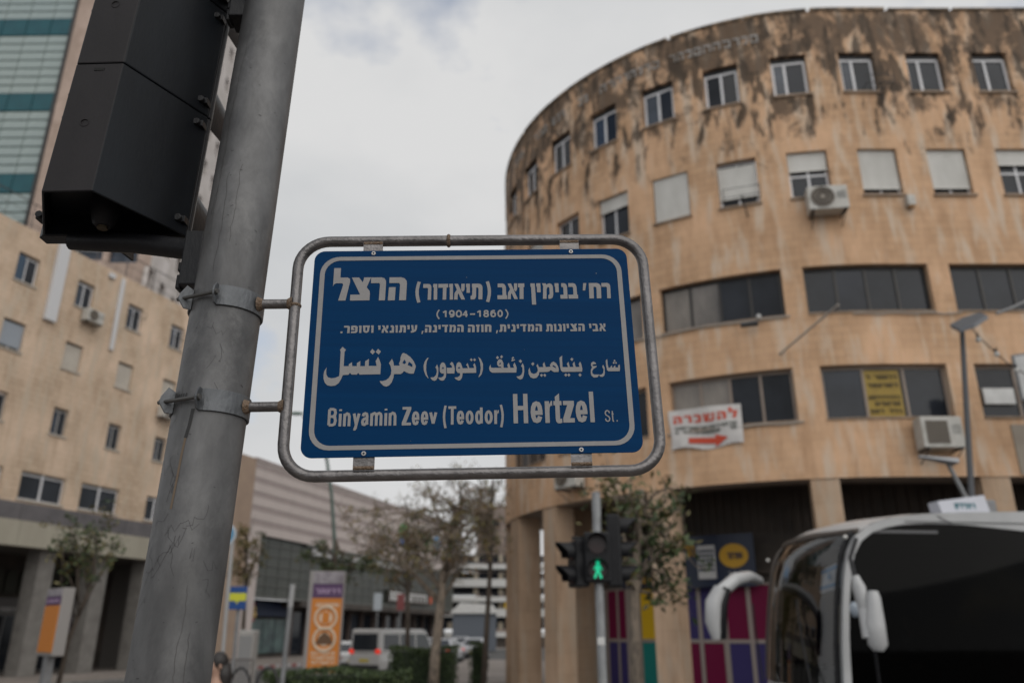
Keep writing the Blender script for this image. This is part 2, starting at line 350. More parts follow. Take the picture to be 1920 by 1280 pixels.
LATIN = {
 'B': [[(0, 0), (0, 1)], [(0, 1), (.55, 1), (.85, .95), (.95, .78), (.85, .6), (.55, .54), (0, .54)], [(.55, .54), (.88, .48), (1, .27), (.88, .06), (.55, 0), (0, 0)]],
 'i': [[(.5, -.0), (.5, 1)], [(.5, 1.24), (.5, 1.4)]],
 'n': [[(0, 0), (0, 1)], [(0, .72), (.2, .92), (.5, 1), (.82, .94), (1, .72), (1, 0)]],
 'y': [[(0, 1), (.52, .0)], [(1, 1), (.5, 0), (.38, -.3), (.22, -.38), (0, -.36)]],
 'a': [[(.05, .75), (.2, .94), (.5, 1), (.8, .94), (.9, .76), (.9, .15), (.98, 0)], [(.9, .6), (.3, .5), (.05, .38), (0, .2), (.12, .03), (.4, 0), (.7, .08), (.9, .3)]],
 'm': [[(0, 0), (0, 1)], [(0, .74), (.12, .94), (.28, 1), (.44, .93), (.5, .75), (.5, 0)], [(.5, .74), (.62, .94), (.8, 1), (.94, .93), (1, .75), (1, 0)]],
 'e': [[(.04, .46), (1, .46), (1, .55), (.93, .8), (.75, .96), (.5, 1), (.25, .95), (.07, .76), (0, .5), (.07, .22), (.25, .04), (.5, 0), (.75, .04), (.96, .25)]],
 'v': [[(0, 1), (.5, 0)], [(.5, 0), (1, 1)]], 'T': [[(.5, 0), (.5, 1)], [(-.15, 1), (1.15, 1)]],
 'o': [_o], 'd': [_o, [(1, -.05), (1, 1.38)]], 'r': [[(0, -.06), (0, 1.03)], [(0, .66), (.3, .9), (.65, 1), (1, .97)]],
 'H': [[(0, -.07), (0, 1.07)], [(1, -.07), (1, 1.07)], [(0, .52), (1, .52)]],
 't': [[(.4, 1.38), (.4, .22), (.52, .04), (.75, 0), (1, .03)], [(-.1, .98), (1, .98)]], 'l': [[(.5, -.07), (.5, 1.07)]],
 'S': [[(1, .76), (.85, .94), (.5, 1), (.15, .93), (.02, .75), (.18, .59), (.82, .42), (1, .24), (.85, .06), (.5, 0), (.15, .06), (0, .26)]],
 '.': [[(.5, -.02), (.5, .1)]], '1': [[(.75, -.05), (.75, 1.05)], [(0, .72), (.45, .85), (.7, 1)]],
 '9': [[(.95, .66), (.8, .4), (.5, .32), (.15, .4), (.02, .66), (.15, .92), (.5, 1), (.85, .92), (.98, .65), (.98, .4), (.85, .12), (.5, 0), (.1, .05)]],
 '6': [[(.05, .34), (.2, .6), (.5, .68), (.85, .6), (.98, .34), (.85, .08), (.5, 0), (.15, .08), (.02, .35), (.02, .6), (.15, .88), (.5, 1), (.9, .95)]],
 '0': [_o], '4': [[(.72, -.05), (.72, 1)], [(.72, 1), (0, .3), (1.05, .3)]],
 '8': [[(.5, .55), (.15, .65), (.08, .8), (.2, .95), (.5, 1), (.8, .95), (.92, .8), (.85, .65), (.5, .55), (.1, .45), (0, .26), (.15, .06), (.5, 0), (.85, .06), (1, .26), (.9, .45), (.5, .55)]],
 '-': [[(0, .42), (1, .42)]]}
def latin(ch, x0, x1, y0, h, t):
    W_ = x1 - x0
    B_ = lambda o_: [(x0 + W_ * p, y0 + h * q) for p, q in o_]
    k = t / W_; kh = t / h
    if ch == 'r' and t > .004: return [B_([(0, 0), (k, 0), (k, 1), (0, 1)]), B_([(k, .52), (k * 1.12, .72), (.8, .80), (.97, .77), (1, 1), (.85, 1.02), (k * 1.15, .9), (k, .84)])]
    if ch == 't' and t > .004: return [B_([(.2, .2), (.2 + k, .2), (.2 + k, 1.36), (.2, 1.2)]), B_([(.2, .2), (.24, .06), (.42, -.02), (.7, -.03), (1, .0), (.98, kh * .95), (.72, kh * .9), (.2 + k, .2)]), B_([(0, 1 - kh), (1, 1 - kh), (1, 1), (0, 1)])]
    if ch == 'H': return [B_([(0, 0), (k, 0), (k, 1), (0, 1)]), B_([(1 - k, 0), (1, 0), (1, 1), (1 - k, 1)]), B_([(k, .5 - kh * .4), (1 - k, .5 - kh * .4), (1 - k, .5 + kh * .6), (k, .5 + kh * .6)])]
    if ch == 'l': return [B_([(0, 0), (1, 0), (1, 1.04), (0, 1.04)])]
    if ch in 'Zz':
        k = t * 1.55
        return [[(x0 + W_ * .04, y0 + h - t), (x1, y0 + h - t), (x1, y0 + h), (x0 + W_ * .04, y0 + h)], [(x0, y0), (x1, y0), (x1, y0 + t), (x0, y0 + t)],
                [(x0, y0 + t), (x0 + k, y0 + t), (x1, y0 + h - t), (x1 - k, y0 + h - t)]]
    if ch in '()':
        o_ = [(1, 1), (.5, .84), (.12, .66), (0, .5), (.12, .34), (.5, .16), (1, 0)]
        if ch == ')': o_ = [(1 - a, b) for a, b in o_]
        return stroke([(x0 + t / 2 + (W_ - t) * a, y0 + h * b) for a, b in o_], t)
    q = []
    for pl in LATIN[ch]:
        if W_ < t * 1.4: pts = [((x0 + x1) / 2, y0 + t / 2 + (h - t) * b) for a, b in pl]
        else: pts = [(x0 + t / 2 + (W_ - t) * a, y0 + t / 2 + (h - t) * b) for a, b in pl]
        if pl is _o: pts[-1] = pts[0]
        # square the free ends of straight stems on the baseline / cap line
        q += stroke(pts, t)
    if ch in 'BinmTt' or ch in 'i':
        lst = {'B': [], 'i': [.5], 'n': [0, 1], 'm': [0, .5, 1], 'T': [.5], 't': []}[ch]
        for a in lst:
            cx = (x0 + x1) / 2 if W_ < t * 1.4 else x0 + t / 2 + (W_ - t) * a
            q.append([(cx - t / 2, y0), (cx + t / 2, y0), (cx + t / 2, y0 + t * .6), (cx - t / 2, y0 + t * .6)])
    return q
# Hebrew, unit x-height 1; (width, polygons)
HEB = {
 'ר': (.68, [[(0, 1), (.46, 1), (.6, .96), (.67, .86), (.68, .74), (.66, 0), (.38, 0), (.41, .7), (.36, .75), (0, .75)]]),
 'ה': (.8, [[(.04, 1), (.55, 1), (.7, .95), (.79, .83), (.8, .7), (.78, 0), (.48, 0), (.51, .68), (.46, .75), (.04, .75)], [(.03, .57), (.32, .57), (.3, 0), (0, 0)]]),
 'ח': (.76, [[(.02, 1), (.52, 1), (.66, .95), (.75, .83), (.76, .7), (.74, 0), (.46, 0), (.48, .68), (.43, .75), (.3, .75), (.28, 0), (0, 0)]]),
 '׳': (.3, [[(.06, 1), (.3, 1), (.18, .52), (0, .52)]]),
 'ב': (.72, [[(.03, 1), (.42, 1), (.56, .94), (.64, .8), (.66, .25), (.38, .25), (.38, .7), (.33, .76), (.03, .76)], [(0, 0), (.72, 0), (.72, .252), (0, .252)]]),
 'נ': (.52, [[(.1, 1), (.34, 1), (.46, .93), (.52, .8), (.52, .0), (0, 0), (0, .25), (.24, .25), (.24, .7), (.2, .76), (.1, .76)]]),
 'י': (.3, [[(0, 1), (.3, 1), (.3, .42), (.04, .42), (.04, .78), (0, .78)]]),
 'מ': (.8, [[(0, 1), (.26, 1), (.33, .9), (.42, .97), (.56, 1), (.7, .94), (.79, .8), (.8, .3), (.74, .08), (.6, 0), (.42, 0), (.42, .23), (.5, .26), (.53, .34), (.53, .68), (.47, .76), (.38, .74), (.32, .62), (.28, 0), (.02, 0), (.06, .62), (.08, .8)]]),
 'ן': (.34, [[(0, 1), (.3, 1), (.34, -.36), (.06, -.36), (.04, .78), (0, .78)]]),
 'ז': (.42, [[(0, 1), (.42, 1), (.42, .78), (.36, .74), (.34, 0), (.08, 0), (.1, .74), (0, .76)]]),
 'א': (.82, [[(.02, 1), (.3, 1), (.82, 0), (.53, 0)], [(.54, 1), (.8, 1), (.78, .62), (.66, .47), (.53, .6)], [(0, 0), (.26, 0), (.27, .28), (.38, .5), (.25, .68), (.04, .42)]]),
 'ו': (.3, [[(0, 1), (.3, 1), (.3, 0), (.05, 0), (.05, .78), (0, .78)]]),
 'ד': (.74, [[(0, 1), (.74, 1), (.74, .76), (.62, .76), (.6, 0), (.33, 0), (.35, .76), (0, .76)]]),
 'ת': (.84, [[(.1, 1), (.6, 1), (.75, .95), (.83, .83), (.84, .7), (.82, 0), (.54, 0), (.56, .68), (.51, .75), (.4, .75), (.38, .18), (.32, .04), (.22, 0), (0, 0), (0, .22), (.08, .24), (.11, .32), (.13, .75), (.1, .75)]]),
 'צ': (.84, [[(.03, 1), (.34, 1), (.82, .4), (.84, .25), (.42, .25)], [(.56, 1), (.86, 1), (.66, .5), (.47, .58)], [(0, 0), (.83, 0), (.835, .252), (0, .252)]]),
 'ל': (.74, [[(0, 1.42), (.3, 1.42), (.3, 1), (.62, 1), (.72, .94), (.74, .82), (.58, 0), (.26, 0), (.44, .68), (.4, .75), (.12, .75), (.03, .7), (0, .6)]]),
 'ס': (.8, [[(0, 1), (.8, 1), (.8, .77), (.02, .77)], [(.03, .771), (.3, .771), (.31, .3), (.4, .24), (.4, 0), (.22, .05), (.08, .2)], [(.77, .772), (.52, .772), (.5, .3), (.402, .24), (.402, 0), (.58, .05), (.72, .2)]]),
 'פ': (.74, [[(0, 1), (.5, 1), (.66, .94), (.74, .8), (.74, .2), (.62, .04), (.5, 0), (0, 0), (0, .24), (.42, .24), (.47, .3), (.47, .7), (.42, .76), (.25, .76), (.25, .6), (.38, .6), (.38, .4), (0, .4)]]),
 'ע': (.76, [[(.5, 1), (.76, 1), (.72, .4), (.6, .15), (.3, .0), (0, -.04), (0, .18), (.3, .27), (.46, .42)], [(.02, 1), (.29, 1), (.36, .3), (.14, .22)]]),
 'ש': (1.0, [[(0, 1), (.25, 1), (.31, .25), (.78, .25), (.76, 1), (1, 1), (.96, .2), (.84, .03), (.7, 0), (.06, 0)], [(.4, 1), (.63, 1), (.52, .45), (.36, .251), (.3, .4)]]),
 'כ': (.66, [[(0, 1), (.4, 1), (.56, .95), (.64, .82), (.66, .5), (.64, .18), (.56, .05), (.4, 0), (0, 0), (0, .24), (.32, .24), (.38, .32), (.38, .68), (.32, .76), (0, .76)]]),
 ',': (.26, [[(.06, .22), (.26, .22), (.14, -.2), (0, -.2)]]), '.': (.24, [[(0, 0), (.24, 0), (.24, .24), (0, .24)]])}
def heb(ch, x0, x1, y0, h):
    if ch in '()': return latin(ch, x0, x1, y0 - h * .16, h * 1.3, (x1 - x0) * .62)
    w_, pl = HEB[ch]; k = (x1 - x0) / w_
    return [[(x0 + a * k, y0 + b * h) for a, b in p] for p in pl]
def heb_word(word_visual, x0, x1, y0, h, gap=.14):
    ws = [HEB[c][0] for c in word_visual]; tot = sum(ws) + gap * (len(ws) - 1); k = (x1 - x0) / tot; out_ = []; x = x0
    for c, w_ in zip(word_visual, ws): out_ += heb(c, x, x + w_ * k, y0, h); x += (w_ + gap) * k
    return out_

# ------------------------------------------------------------------ the street sign
def rotm(rx, ry, rz): return Matrix.Rotation(rz, 3, 'Z') @ Matrix.Rotation(rx, 3, 'X') @ Matrix.Rotation(ry, 3, 'Y')
SM = rotm(-.0267, -.024, .0273); SC = Vector((-.073, 1.3792, 2.2419))
PW, PH = .60, .4033
def S(a, d, b): return tuple(SM @ Vector((a, d, b)) + SC)      # a right, d away from the viewer, b up
SMi = SM.transposed()
def p2s(u, v):
    o = SMi @ (Vector((0, 0, CAMH)) - SC); r = SMi @ Vector(ray(u, v)); t = (-.0015 - o.y) / r.y
    return (o.x + r.x * t, o.z + r.z * t)
def rrect(hw, hh, r, n=7, cut=None):
    o_ = []
    for cx, cy, a0 in ((hw, hh, 0), (-hw, hh, 90), (-hw, -hh, 180), (hw, -hh, 270)):
        for i in range(n + 1):
            a = R(a0 + 90 * i / n); o_.append((cx - math.copysign(r, cx) + r * math.cos(a), cy - math.copysign(r, cy) + r * math.sin(a)))
    return o_
def sign_blue():
    m = mat('blue_sign_face', (.0, .03, .1), .5, 0)
    n = m.node_tree.nodes; l = m.node_tree.links; b = n['Principled BSDF']; b.inputs['Specular IOR Level'].default_value = .06
    t = n.new("ShaderNodeTexCoord"); mpn = n.new("ShaderNodeMapping"); mpn.inputs['Scale'].default_value = (.8, 1, 40); l.new(t.outputs['Object'], mpn.inputs[0])
    nz = n.new("ShaderNodeTexNoise"); nz.inputs['Scale'].default_value = 2.2; nz.inputs['Detail'].default_value = 3; l.new(mpn.outputs[0], nz.inputs[0])
    c = mixc(n, l, nz.outputs[0], (.0, .023, .078), (.0, .036, .115)); l.new(c, b.inputs['Base Color'])
    return m
blue = sign_blue()
root = thing('street_sign', tuple(SC), 'dark blue street name sign in a grey tube frame clamped to the galvanised pole', 'street sign')
mb = MB(); mb.prism(rrect(PW / 2, PH / 2, .02), 0, .0025, S)
plate = mb.build('plate', blue, root, bevel=.0004)
mb = MB()
ho, hb = rrect(PW / 2 - .0125, PH / 2 - .013, .036), rrect(PW / 2 - .0215, PH / 2 - .021, .029)
A = [S(a, -.0006, b) for a, b in ho]; B = [S(a, -.0006, b) for a, b in hb]
mb.ring(A, B); mb.build('border_line', sheet_w, plate)
def emit_polys(polys, name, holes=()):
    mb = MB(); k = 0
    for p in polys:
        ar = sum(p[i][0] * p[(i + 1) % len(p)][1] - p[(i + 1) % len(p)][0] * p[i][1] for i in range(len(p)))
        if ar < 0: p = p[::-1]
        mb.poly([S(a, -.0006 - k * .000012, b) for a, b in p]); k = (k + 1) % 12
    for p in holes: mb.poly([S(a, -.0009, b) for a, b in p], 1)
    return mb.build(name, [sheet_w, blue], plate)
def row(items, base, top, kind, t=None):
    """items (char, u0, u1) measured on the photograph; base/top = ((u, v), (u, v)) lines"""
    polys = []
    for it in items:
        ch, u0, u1 = it[:3]; um = (u0 + u1) / 2
        def at(l_, u): (a, b), (c, d) = l_; return b + (d - b) * (u - a) / (c - a)
        x0, yb = p2s(u0, at(base, um)); x1, _ = p2s(u1, at(base, um)); _, yt = p2s(um, at(top, um)); h = yt - yb
        if kind == 'heb': polys += heb(ch, x0, x1, yb, h)
        elif kind == 'word': polys += heb_word(ch, x0, x1, yb, h)
        else:
            k = it[3] if len(it) > 3 else 1
            yy = yb - (.18 * h if ch in '()' else 0); hh = h * k * (1.22 if ch in '()' else 1)
            polys += latin(ch, x0, x1, yy, hh, t * (.85 if ch in '()' else 1))
    return polys
b1 = ((620, 563.2), (760, 562.6)); t1 = ((620, 520), (760, 519.4))
P1 = row([('ל', 622.6, 654.5), ('צ', 656, 693), ('ר', 694, 722.5), ('ה', 727, 762)], b1, t1, 'heb')
b2 = ((793, 561.8), (1146, 558.8)); t2 = ((793, 532), (1146, 530))
P1 += row([('(', 778.5, 788.5), ('ר', 793, 808.5), ('ו', 811.7, 819.6), ('ד', 821.6, 840), ('ו', 842, 849.3), ('א', 851.3, 872), ('י', 873.8, 881.2), ('ת', 882.3, 905), (')', 911, 921),
           ('ב', 932.8, 951), ('א', 952, 971), ('ז', 972, 984), ('ן', 995.5, 1005), ('י', 1006.5, 1014.4), ('מ', 1017.6, 1038), ('י', 1041, 1048.6), ('נ', 1051, 1064.5), ('ב', 1066.3, 1084.2),
           ('׳', 1093.8, 1101.3), ('ח', 1105.2, 1128.3), ('ר', 1129.5, 1146)], b2, t2, 'heb')
emit_polys(P1, 'lettering')
bd = ((816, 595), (954, 594.2)); td = ((816, 581), (954, 580.2))
P2 = row([('(', 818, 824.8), ('1', 829, 839), ('9', 841.3, 852.8), ('0', 854.3, 866.4), ('4', 866.8, 878), ('-', 879.7, 892.4), ('1', 893.4, 903.4), ('8', 906.2, 917), ('6', 919.2, 930.6), ('0', 932.6, 943.2), (')', 946.8, 953.6)], bd, td, 'latin', .0031)
emit_polys(P2, 'lettering')
b3 = ((638, 624.4), (1137, 620.5)); t3 = ((638, 610.2), (1137, 606))
P3 = row([('.רפוסו', 638, 700), ('יאנותיע', 708.3, 782), (',הנידמה', 790, 869.5), ('הזוח', 877, 921.6), (',תינידמה', 930, 1016.7), ('תונויצה', 1023.8, 1097), ('יבא', 1105, 1136.5)], b3, t3, 'word')
emit_polys(P3, 'lettering')
def tr(x0, y0, k, pts): return [p2s(x0 + a / k, y0 + b / k) for a, b in pts]
C1, C2, C3 = (600, 640, 9.6), (780, 640, 9.6), (980, 640, 9.6)
AR = [(C1, p) for p in (
 [(405,92),(465,145),(440,185),(425,440),(515,440),(518,405),(575,370),(578,440),(662,440),(662,385),(725,348),(722,440),(808,440),(812,352),(880,308),(875,436),(1018,436),(1000,350),(1045,272),(1075,340),(1095,410),(1085,585),(710,592),(685,558),(662,592),(565,592),(538,558),(510,595),(410,600),(375,680),(330,750),(270,790),(195,798),(130,785),(85,740),(62,670),(60,600),(75,530),(120,460),(110,520),(112,590),(140,640),(200,658),(270,650),(342,620),(350,560),(370,180),(360,145)],
 [(940,128),(990,180),(948,232),(900,185)], [(1045,128),(1096,178),(1055,232),(1000,185)],
 [(1295,308),(1322,370),(1330,430),(1435,430),(1422,395),(1450,320),(1445,300),(1465,240),(1480,212),(1505,203),(1560,225),(1630,280),(1685,350),(1725,440),(1710,500),(1685,575),(1620,575),(1570,560),(1510,528),(1480,565),(1445,583),(1330,583),(1320,650),(1290,730),(1245,785),(1195,808),(1145,795),(1095,750),(1072,708),(1130,708),(1190,690),(1240,650),(1275,590),(1285,520),(1270,440),(1240,385)])]
AR += [(C2, p) for p in (
 [(230,288),(195,350),(183,430),(183,520),(200,600),(225,655),(215,658),(170,600),(140,520),(135,430),(155,360),(200,295)],
 [(380,408),(402,470),(402,560),(390,640),(365,690),(330,705),(290,690),(255,645),(320,640),(360,600),(375,540),(368,490),(348,465)],
 [(485,370),(520,395),(540,450),(545,560),(535,640),(505,690),(470,703),(430,690),(395,645),(455,645),(495,620),(505,575),(460,572),(430,545),(425,490),(435,420),(455,385)],
 [(640,362),(665,380),(688,440),(698,490),(690,572),(560,572),(552,470),(650,470),(640,430),(608,405)],
 [(770,365),(805,385),(828,440),(838,478),(935,478),(920,440),(900,420),(928,385),(945,430),(960,475),(1045,475),(1040,440),(1028,420),(1055,385),(1080,450),(1085,560),(840,565),(830,640),(800,690),(765,700),(720,680),(690,645),(750,640),(790,610),(795,570),(750,560),(722,520),(720,450),(735,390)],
 [(995,298),(1020,328),(998,355),(968,325)], [(1052,298),(1080,326),(1058,355),(1028,328)],
 [(1118,275),(1165,310),(1205,400),(1205,500),(1180,590),(1128,645),(1125,635),(1155,560),(1165,470),(1155,380),(1135,320)],
 [(1345,410),(1345,450),(1360,470),(1540,470),(1525,450),(1490,450),(1462,415),(1460,370),(1480,330),(1510,312),(1545,325),(1572,380),(1578,470),(1660,470),(1643,425),(1668,378),(1690,430),(1698,470),(1765,470),(1748,420),(1775,375),(1800,430),(1812,470),(1805,555),(1370,558),(1330,530),(1315,480),(1325,440)],
 [(1465,255),(1495,285),(1468,318),(1438,290)], [(1540,240),(1566,270),(1542,305),(1512,275)],
 [(1770,285),(1742,272),(1722,295),(1728,320),(1715,345),(1722,355),(1782,335),(1780,318),(1755,320),(1742,312),(1745,297),(1765,300)],
 [(1880,318),(1910,350),(1885,385),(1848,352)],
 [(1918,385),(1945,440),(1950,540),(1935,620),(1915,665),(1875,682),(1840,665),(1805,628),(1860,620),(1900,590),(1918,540),(1915,470),(1892,440)])]
AR += [(C3, p) for p in (
 [(270,400),(285,440),(290,458),(372,458),(362,405),(388,365),(408,430),(415,458),(500,450),(490,420),(520,375),(555,358),(600,385),(635,440),(652,500),(645,545),(560,545),(505,510),(480,535),(440,545),(300,548),(290,600),(250,650),(190,662),(140,640),(108,580),(105,510),(128,462),(132,510),(150,560),(200,580),(250,565),(275,520),(262,460),(246,435)],
 [(185,368),(212,398),(183,435),(152,402)], [(338,575),(368,600),(340,635),(312,605)], [(398,575),(425,605),(400,635),(370,603)],
 [(712,250),(710,300),(718,458),(815,458),(808,430),(796,400),(825,360),(840,420),(848,455),(915,455),(900,400),(930,358),(945,420),(955,455),(1025,455),(1008,400),(1035,358),(1055,400),(1075,480),(1070,540),(720,545),(690,520),(675,450),(662,290)],
 [(885,288),(915,315),(888,350),(856,318)], [(778,568),(808,600),(778,630),(748,600)], [(832,568),(862,598),(832,630),(805,600)], [(1032,565),(1062,598),(1035,632),(1003,600)],
 [(1275,358),(1310,375),(1325,402),(1290,405),(1255,418),(1270,440),(1335,435),(1325,460),(1275,490),(1252,530),(1258,570),(1290,592),(1378,590),(1350,640),(1280,645),(1240,610),(1225,560),(1230,500),(1250,465),(1228,420),(1235,380)],
 [(1448,415),(1475,460),(1480,560),(1470,610),(1440,635),(1400,630),(1370,600),(1420,590),(1450,565),(1458,500),(1432,450)],
 [(1525,312),(1530,400),(1545,468),(1582,466),(1582,448),(1608,425),(1610,464),(1640,464),(1640,445),(1668,425),(1670,464),(1722,462),(1718,430),(1745,408),(1755,470),(1748,530),(1550,532),(1520,515),(1505,440),(1495,340)],
 [(1655,322),(1675,343),(1657,362),(1635,342)], [(1640,360),(1660,380),(1642,402),(1620,382)], [(1680,360),(1698,380),(1682,402),(1660,380)])]
HO = [(C1, [(1522,322),(1550,375),(1518,405),(1482,378)]), (C1, [(1600,360),(1665,410),(1662,455),(1578,418)]), (C2, [(485,450),(505,485),(462,490)]), (C2, [(775,445),(798,480),(750,485)]),
      (C2, [(1530,375),(1520,408),(1498,410),(1505,385)]), (C3, [(555,422),(590,445),(605,478),(560,455),(535,435)])]
emit_polys([tr(*c, p) for c, p in AR], 'lettering', [tr(*c, p)[::-1] for c, p in HO])
def c4(x): return 600 + x / 6.4
def c5(x): return 880 + x / 6.4
b5 = ((613, 799.2), (945, 794)); t5 = ((613, 764.3), (945, 759.6)); X = .75
P5 = row([('B', c4(85), c4(196)), ('i', c4(219), c4(252), X), ('n', c4(272), c4(362), X), ('y', c4(385), c4(478), X), ('a', c4(490), c4(582), X), ('m', c4(598), c4(745), X), ('i', c4(768), c4(802), X), ('n', c4(820), c4(914), X),
          ('Z', c4(980), c4(1090)), ('e', c4(1100), c4(1190), X), ('e', c4(1208), c4(1297), X), ('v', c4(1308), c4(1406), X), ('(', c4(1473), c4(1520)), ('T', c4(1533), c4(1640)), ('e', c4(1640), c4(1730), X), ('o', c4(1748), c4(1843), X),
          ('d', c5(70), c5(162), X), ('o', c5(185), c5(282), X), ('r', c5(300), c5(357), X), (')', c5(368), c5(416))], b5, t5, 'latin', .0049)
emit_polys(P5, 'lettering')
b6 = ((960, 793.3), (1120, 790.8)); t6 = ((960, 738), (1120, 735.6)); X = .735
P6 = row([('H', c5(532), c5(708)), ('e', c5(740), c5(884), X), ('r', c5(914), c5(1006), X), ('t', c5(1020), c5(1118), X), ('z', c5(1130), c5(1268), X), ('e', c5(1284), c5(1425), X), ('l', c5(1455), c5(1508))], b6, t6, 'latin', .0079)
b7 = ((1130, 790.4), (1162, 790)); t7 = ((1130, 768), (1162, 767.6))
P6 += row([('S', c5(1630), c5(1697)), ('t', c5(1709), c5(1745), .72), ('.', c5(1767), c5(1784))], b7, t7, 'latin', .0021)
emit_polys(P6, 'lettering')
for u, v, r_ in ((875, 519.5, .0007), (1118, 512, .0009), (770, 826, .0005), (983, 655, .0005)):
    a_, b_ = p2s(u, v); mb = MB(); mb.poly([S(a_ + r_ * math.cos(R(q)), -.0006, b_ + r_ * math.sin(R(q))) for q in range(0, 360, 45)]); mb.build('paint_fleck', sheet_w, plate)
# tube frame round the plate
FW, FH = PW / 2 + .034, PH / 2 + .029
mb = MB(); mb.tube([S(a, .016, b) for a, b in rrect(FW, FH, .058, 9)], .0104, 16, closed=True)
mb.build('frame', tube_steel, root, smooth=True)
for sa, sb in ((-.19, 1), (.19, 1), (-.19, -1), (.19, -1)):
    mb = MB(); y0, y1 = (PH / 2 - .03, FH - .008) if sb > 0 else (-FH + .008, -PH / 2 + .03)
    mb.box(sa - .0185, sa + .0185, .0032, .0062, y0, y1, 0, S); br = mb.build('bracket', tube_steel, root)
    mb = MB(); mb.tube([S(sa - .018, .0047, (FH - .011) * sb), S(sa + .018, .0047, (FH - .011) * sb)], .0036, 8); mb.build('weld', rusty, br)
    mb = MB(); c = (sa + (.0 if sb < 0 else .002), (PH / 2 - .0062) * sb)
    mb.tube([S(c[0], -.0022, c[1]), S(c[0], .0002, c[1])], [.0036, .0046], 14); mb.tube([S(c[0], -.0032, c[1]), S(c[0], -.0021, c[1])], [.0016, .0022], 10, 1)
    mb.build('rivet', [mat('rivet_metal', (.42, .41, .4), .35, .6), dark_metal], root, smooth=True)
mb = MB(); mb.ball(S(-.045, .016, FH), .0128, 12, 8, sc=(.5, 1, 1.05)); mb.build('weld', rusty, root, smooth=True)
mb = MB(); mb.ball(S(-FW, .016, .095), .0125, 12, 8, sc=(1, 1, .5)); mb.build('weld', rusty, root, smooth=True)

# ------------------------------------------------------------------ the galvanised pole with its scratches
PR = .0638
def pax(z): return (-.5436, 1.40 + .0584 * (z - 2.24))
def PL(ang, r, z):   # ang 0 faces the camera side (-y), positive to the right
    x, y = pax(z); return (x + r * math.sin(ang), y - r * math.cos(ang), z)
def pole_mat():
    m = bpy.data.materials.new('weathered_pole_zinc'); m.use_nodes = True
    n = m.node_tree.nodes; l = m.node_tree.links; b = n['Principled BSDF']; b.inputs['Roughness'].default_value = .52; b.inputs['Metallic'].default_value = .3
    t = n.new("ShaderNodeTexCoord")
    def nz(sc, st, d=6, ro=.6, dist=0):
        a = n.new("ShaderNodeMapping"); a.inputs['Scale'].default_value = st; l.new(t.outputs['Object'], a.inputs[0])
        q = n.new("ShaderNodeTexNoise"); q.inputs['Scale'].default_value = sc; q.inputs['Detail'].default_value = d; q.inputs['Roughness'].default_value = ro; q.inputs['Distortion'].default_value = dist
        l.new(a.outputs[0], q.inputs[0]); return q.outputs[0]
    def rng(o, a, c, lo=0, hi=1):
        q = n.new("ShaderNodeMapRange"); q.inputs[1].default_value = a; q.inputs[2].default_value = c; q.inputs[3].default_value = lo; q.inputs[4].default_value = hi; l.new(o, q.inputs[0]); return q.outputs[0]
    c = mixc(n, l, rng(nz(9, (1, 1, .5), 7, .68, .3), .35, .68), (.062, .062, .064), (.15, .15, .152))
    c = mixc(n, l, rng(nz(16, (1, 1, .7), 9, .7, .25), .52, .68, 0, .6), c, (.17, .169, .168))
    c = mixc(n, l, rng(nz(3.2, (1, 1, .6), 4), .5, .7, 0, .6), c, (.038, .038, .038))
    a = n.new("ShaderNodeMapping"); a.inputs['Scale'].default_value = (16, 16, 4); l.new(t.outputs['Object'], a.inputs[0])
    vo = n.new("ShaderNodeTexVoronoi"); vo.feature = 'DISTANCE_TO_EDGE'; vo.inputs['Scale'].default_value = 1.0
    q = n.new("ShaderNodeTexNoise"); q.inputs['Scale'].default_value = 1.6; q.inputs['Detail'].default_value = 4; l.new(a.outputs[0], q.inputs[0])
    mv = n.new("ShaderNodeMix"); mv.data_type = 'VECTOR'; mv.inputs[0].default_value = .35; l.new(a.outputs[0], mv.inputs[4]); l.new(q.outputs[1], mv.inputs[5]); l.new(mv.outputs[1], vo.inputs[0])
    c = mixc(n, l, rng(vo.outputs[0], .0, .012, .0, 0), c, (.05, .048, .046))
    l.new(c, b.inputs['Base Color'])
    bp = n.new("ShaderNodeBump"); bp.inputs['Strength'].default_value = .12; bp.inputs['Distance'].default_value = .002; l.new(nz(60, (1, 1, .7)), bp.inputs['Height']); l.new(bp.outputs[0], b.inputs['Normal'])
    return m
proot = thing('signal_pole', (pax(0)[0], pax(0)[1], 0), 'thick grey galvanised pole with scratches holding the blue sign', 'pole')
mb = MB(); NP = 48; zs = [0, .6, 1.2, 1.7, 2.1, 2.5, 3, 3.6, 4.4]
rings = [[PL(2 * math.pi * k / NP, PR, z) for k in range(NP)] for z in zs]
for i in range(len(zs) - 1): mb.ring(rings[i], rings[i + 1])
mb.poly(rings[-1]); shaft = mb.build('shaft', pole_mat(), proot, smooth=True)
mb = MB(); mb.cyl((pax(0)[0], pax(0)[1], 0), (pax(0)[0], pax(0)[1] + .0015, .03), .14, 20); mb.build('base_plate', steel, proot, smooth=True)
mb = MB(); mb.box(pax(4.4)[0] - .02, pax(4.4)[0] + .02, 1.5, 1.56, 4.4, 4.44); mb.build('cap', steel, proot)
rnd = random.Random(5)
ink = mat('ink_scribble', (.035, .033, .035), .6)
def ribbon(mb, pts, wd):
    for q in stroke(pts, wd):
        if all(abs(p[0]) < 3 for p in q): mb.poly([PL(a / PR, PR + .0004, z) for a, z in q])
mb = MB()
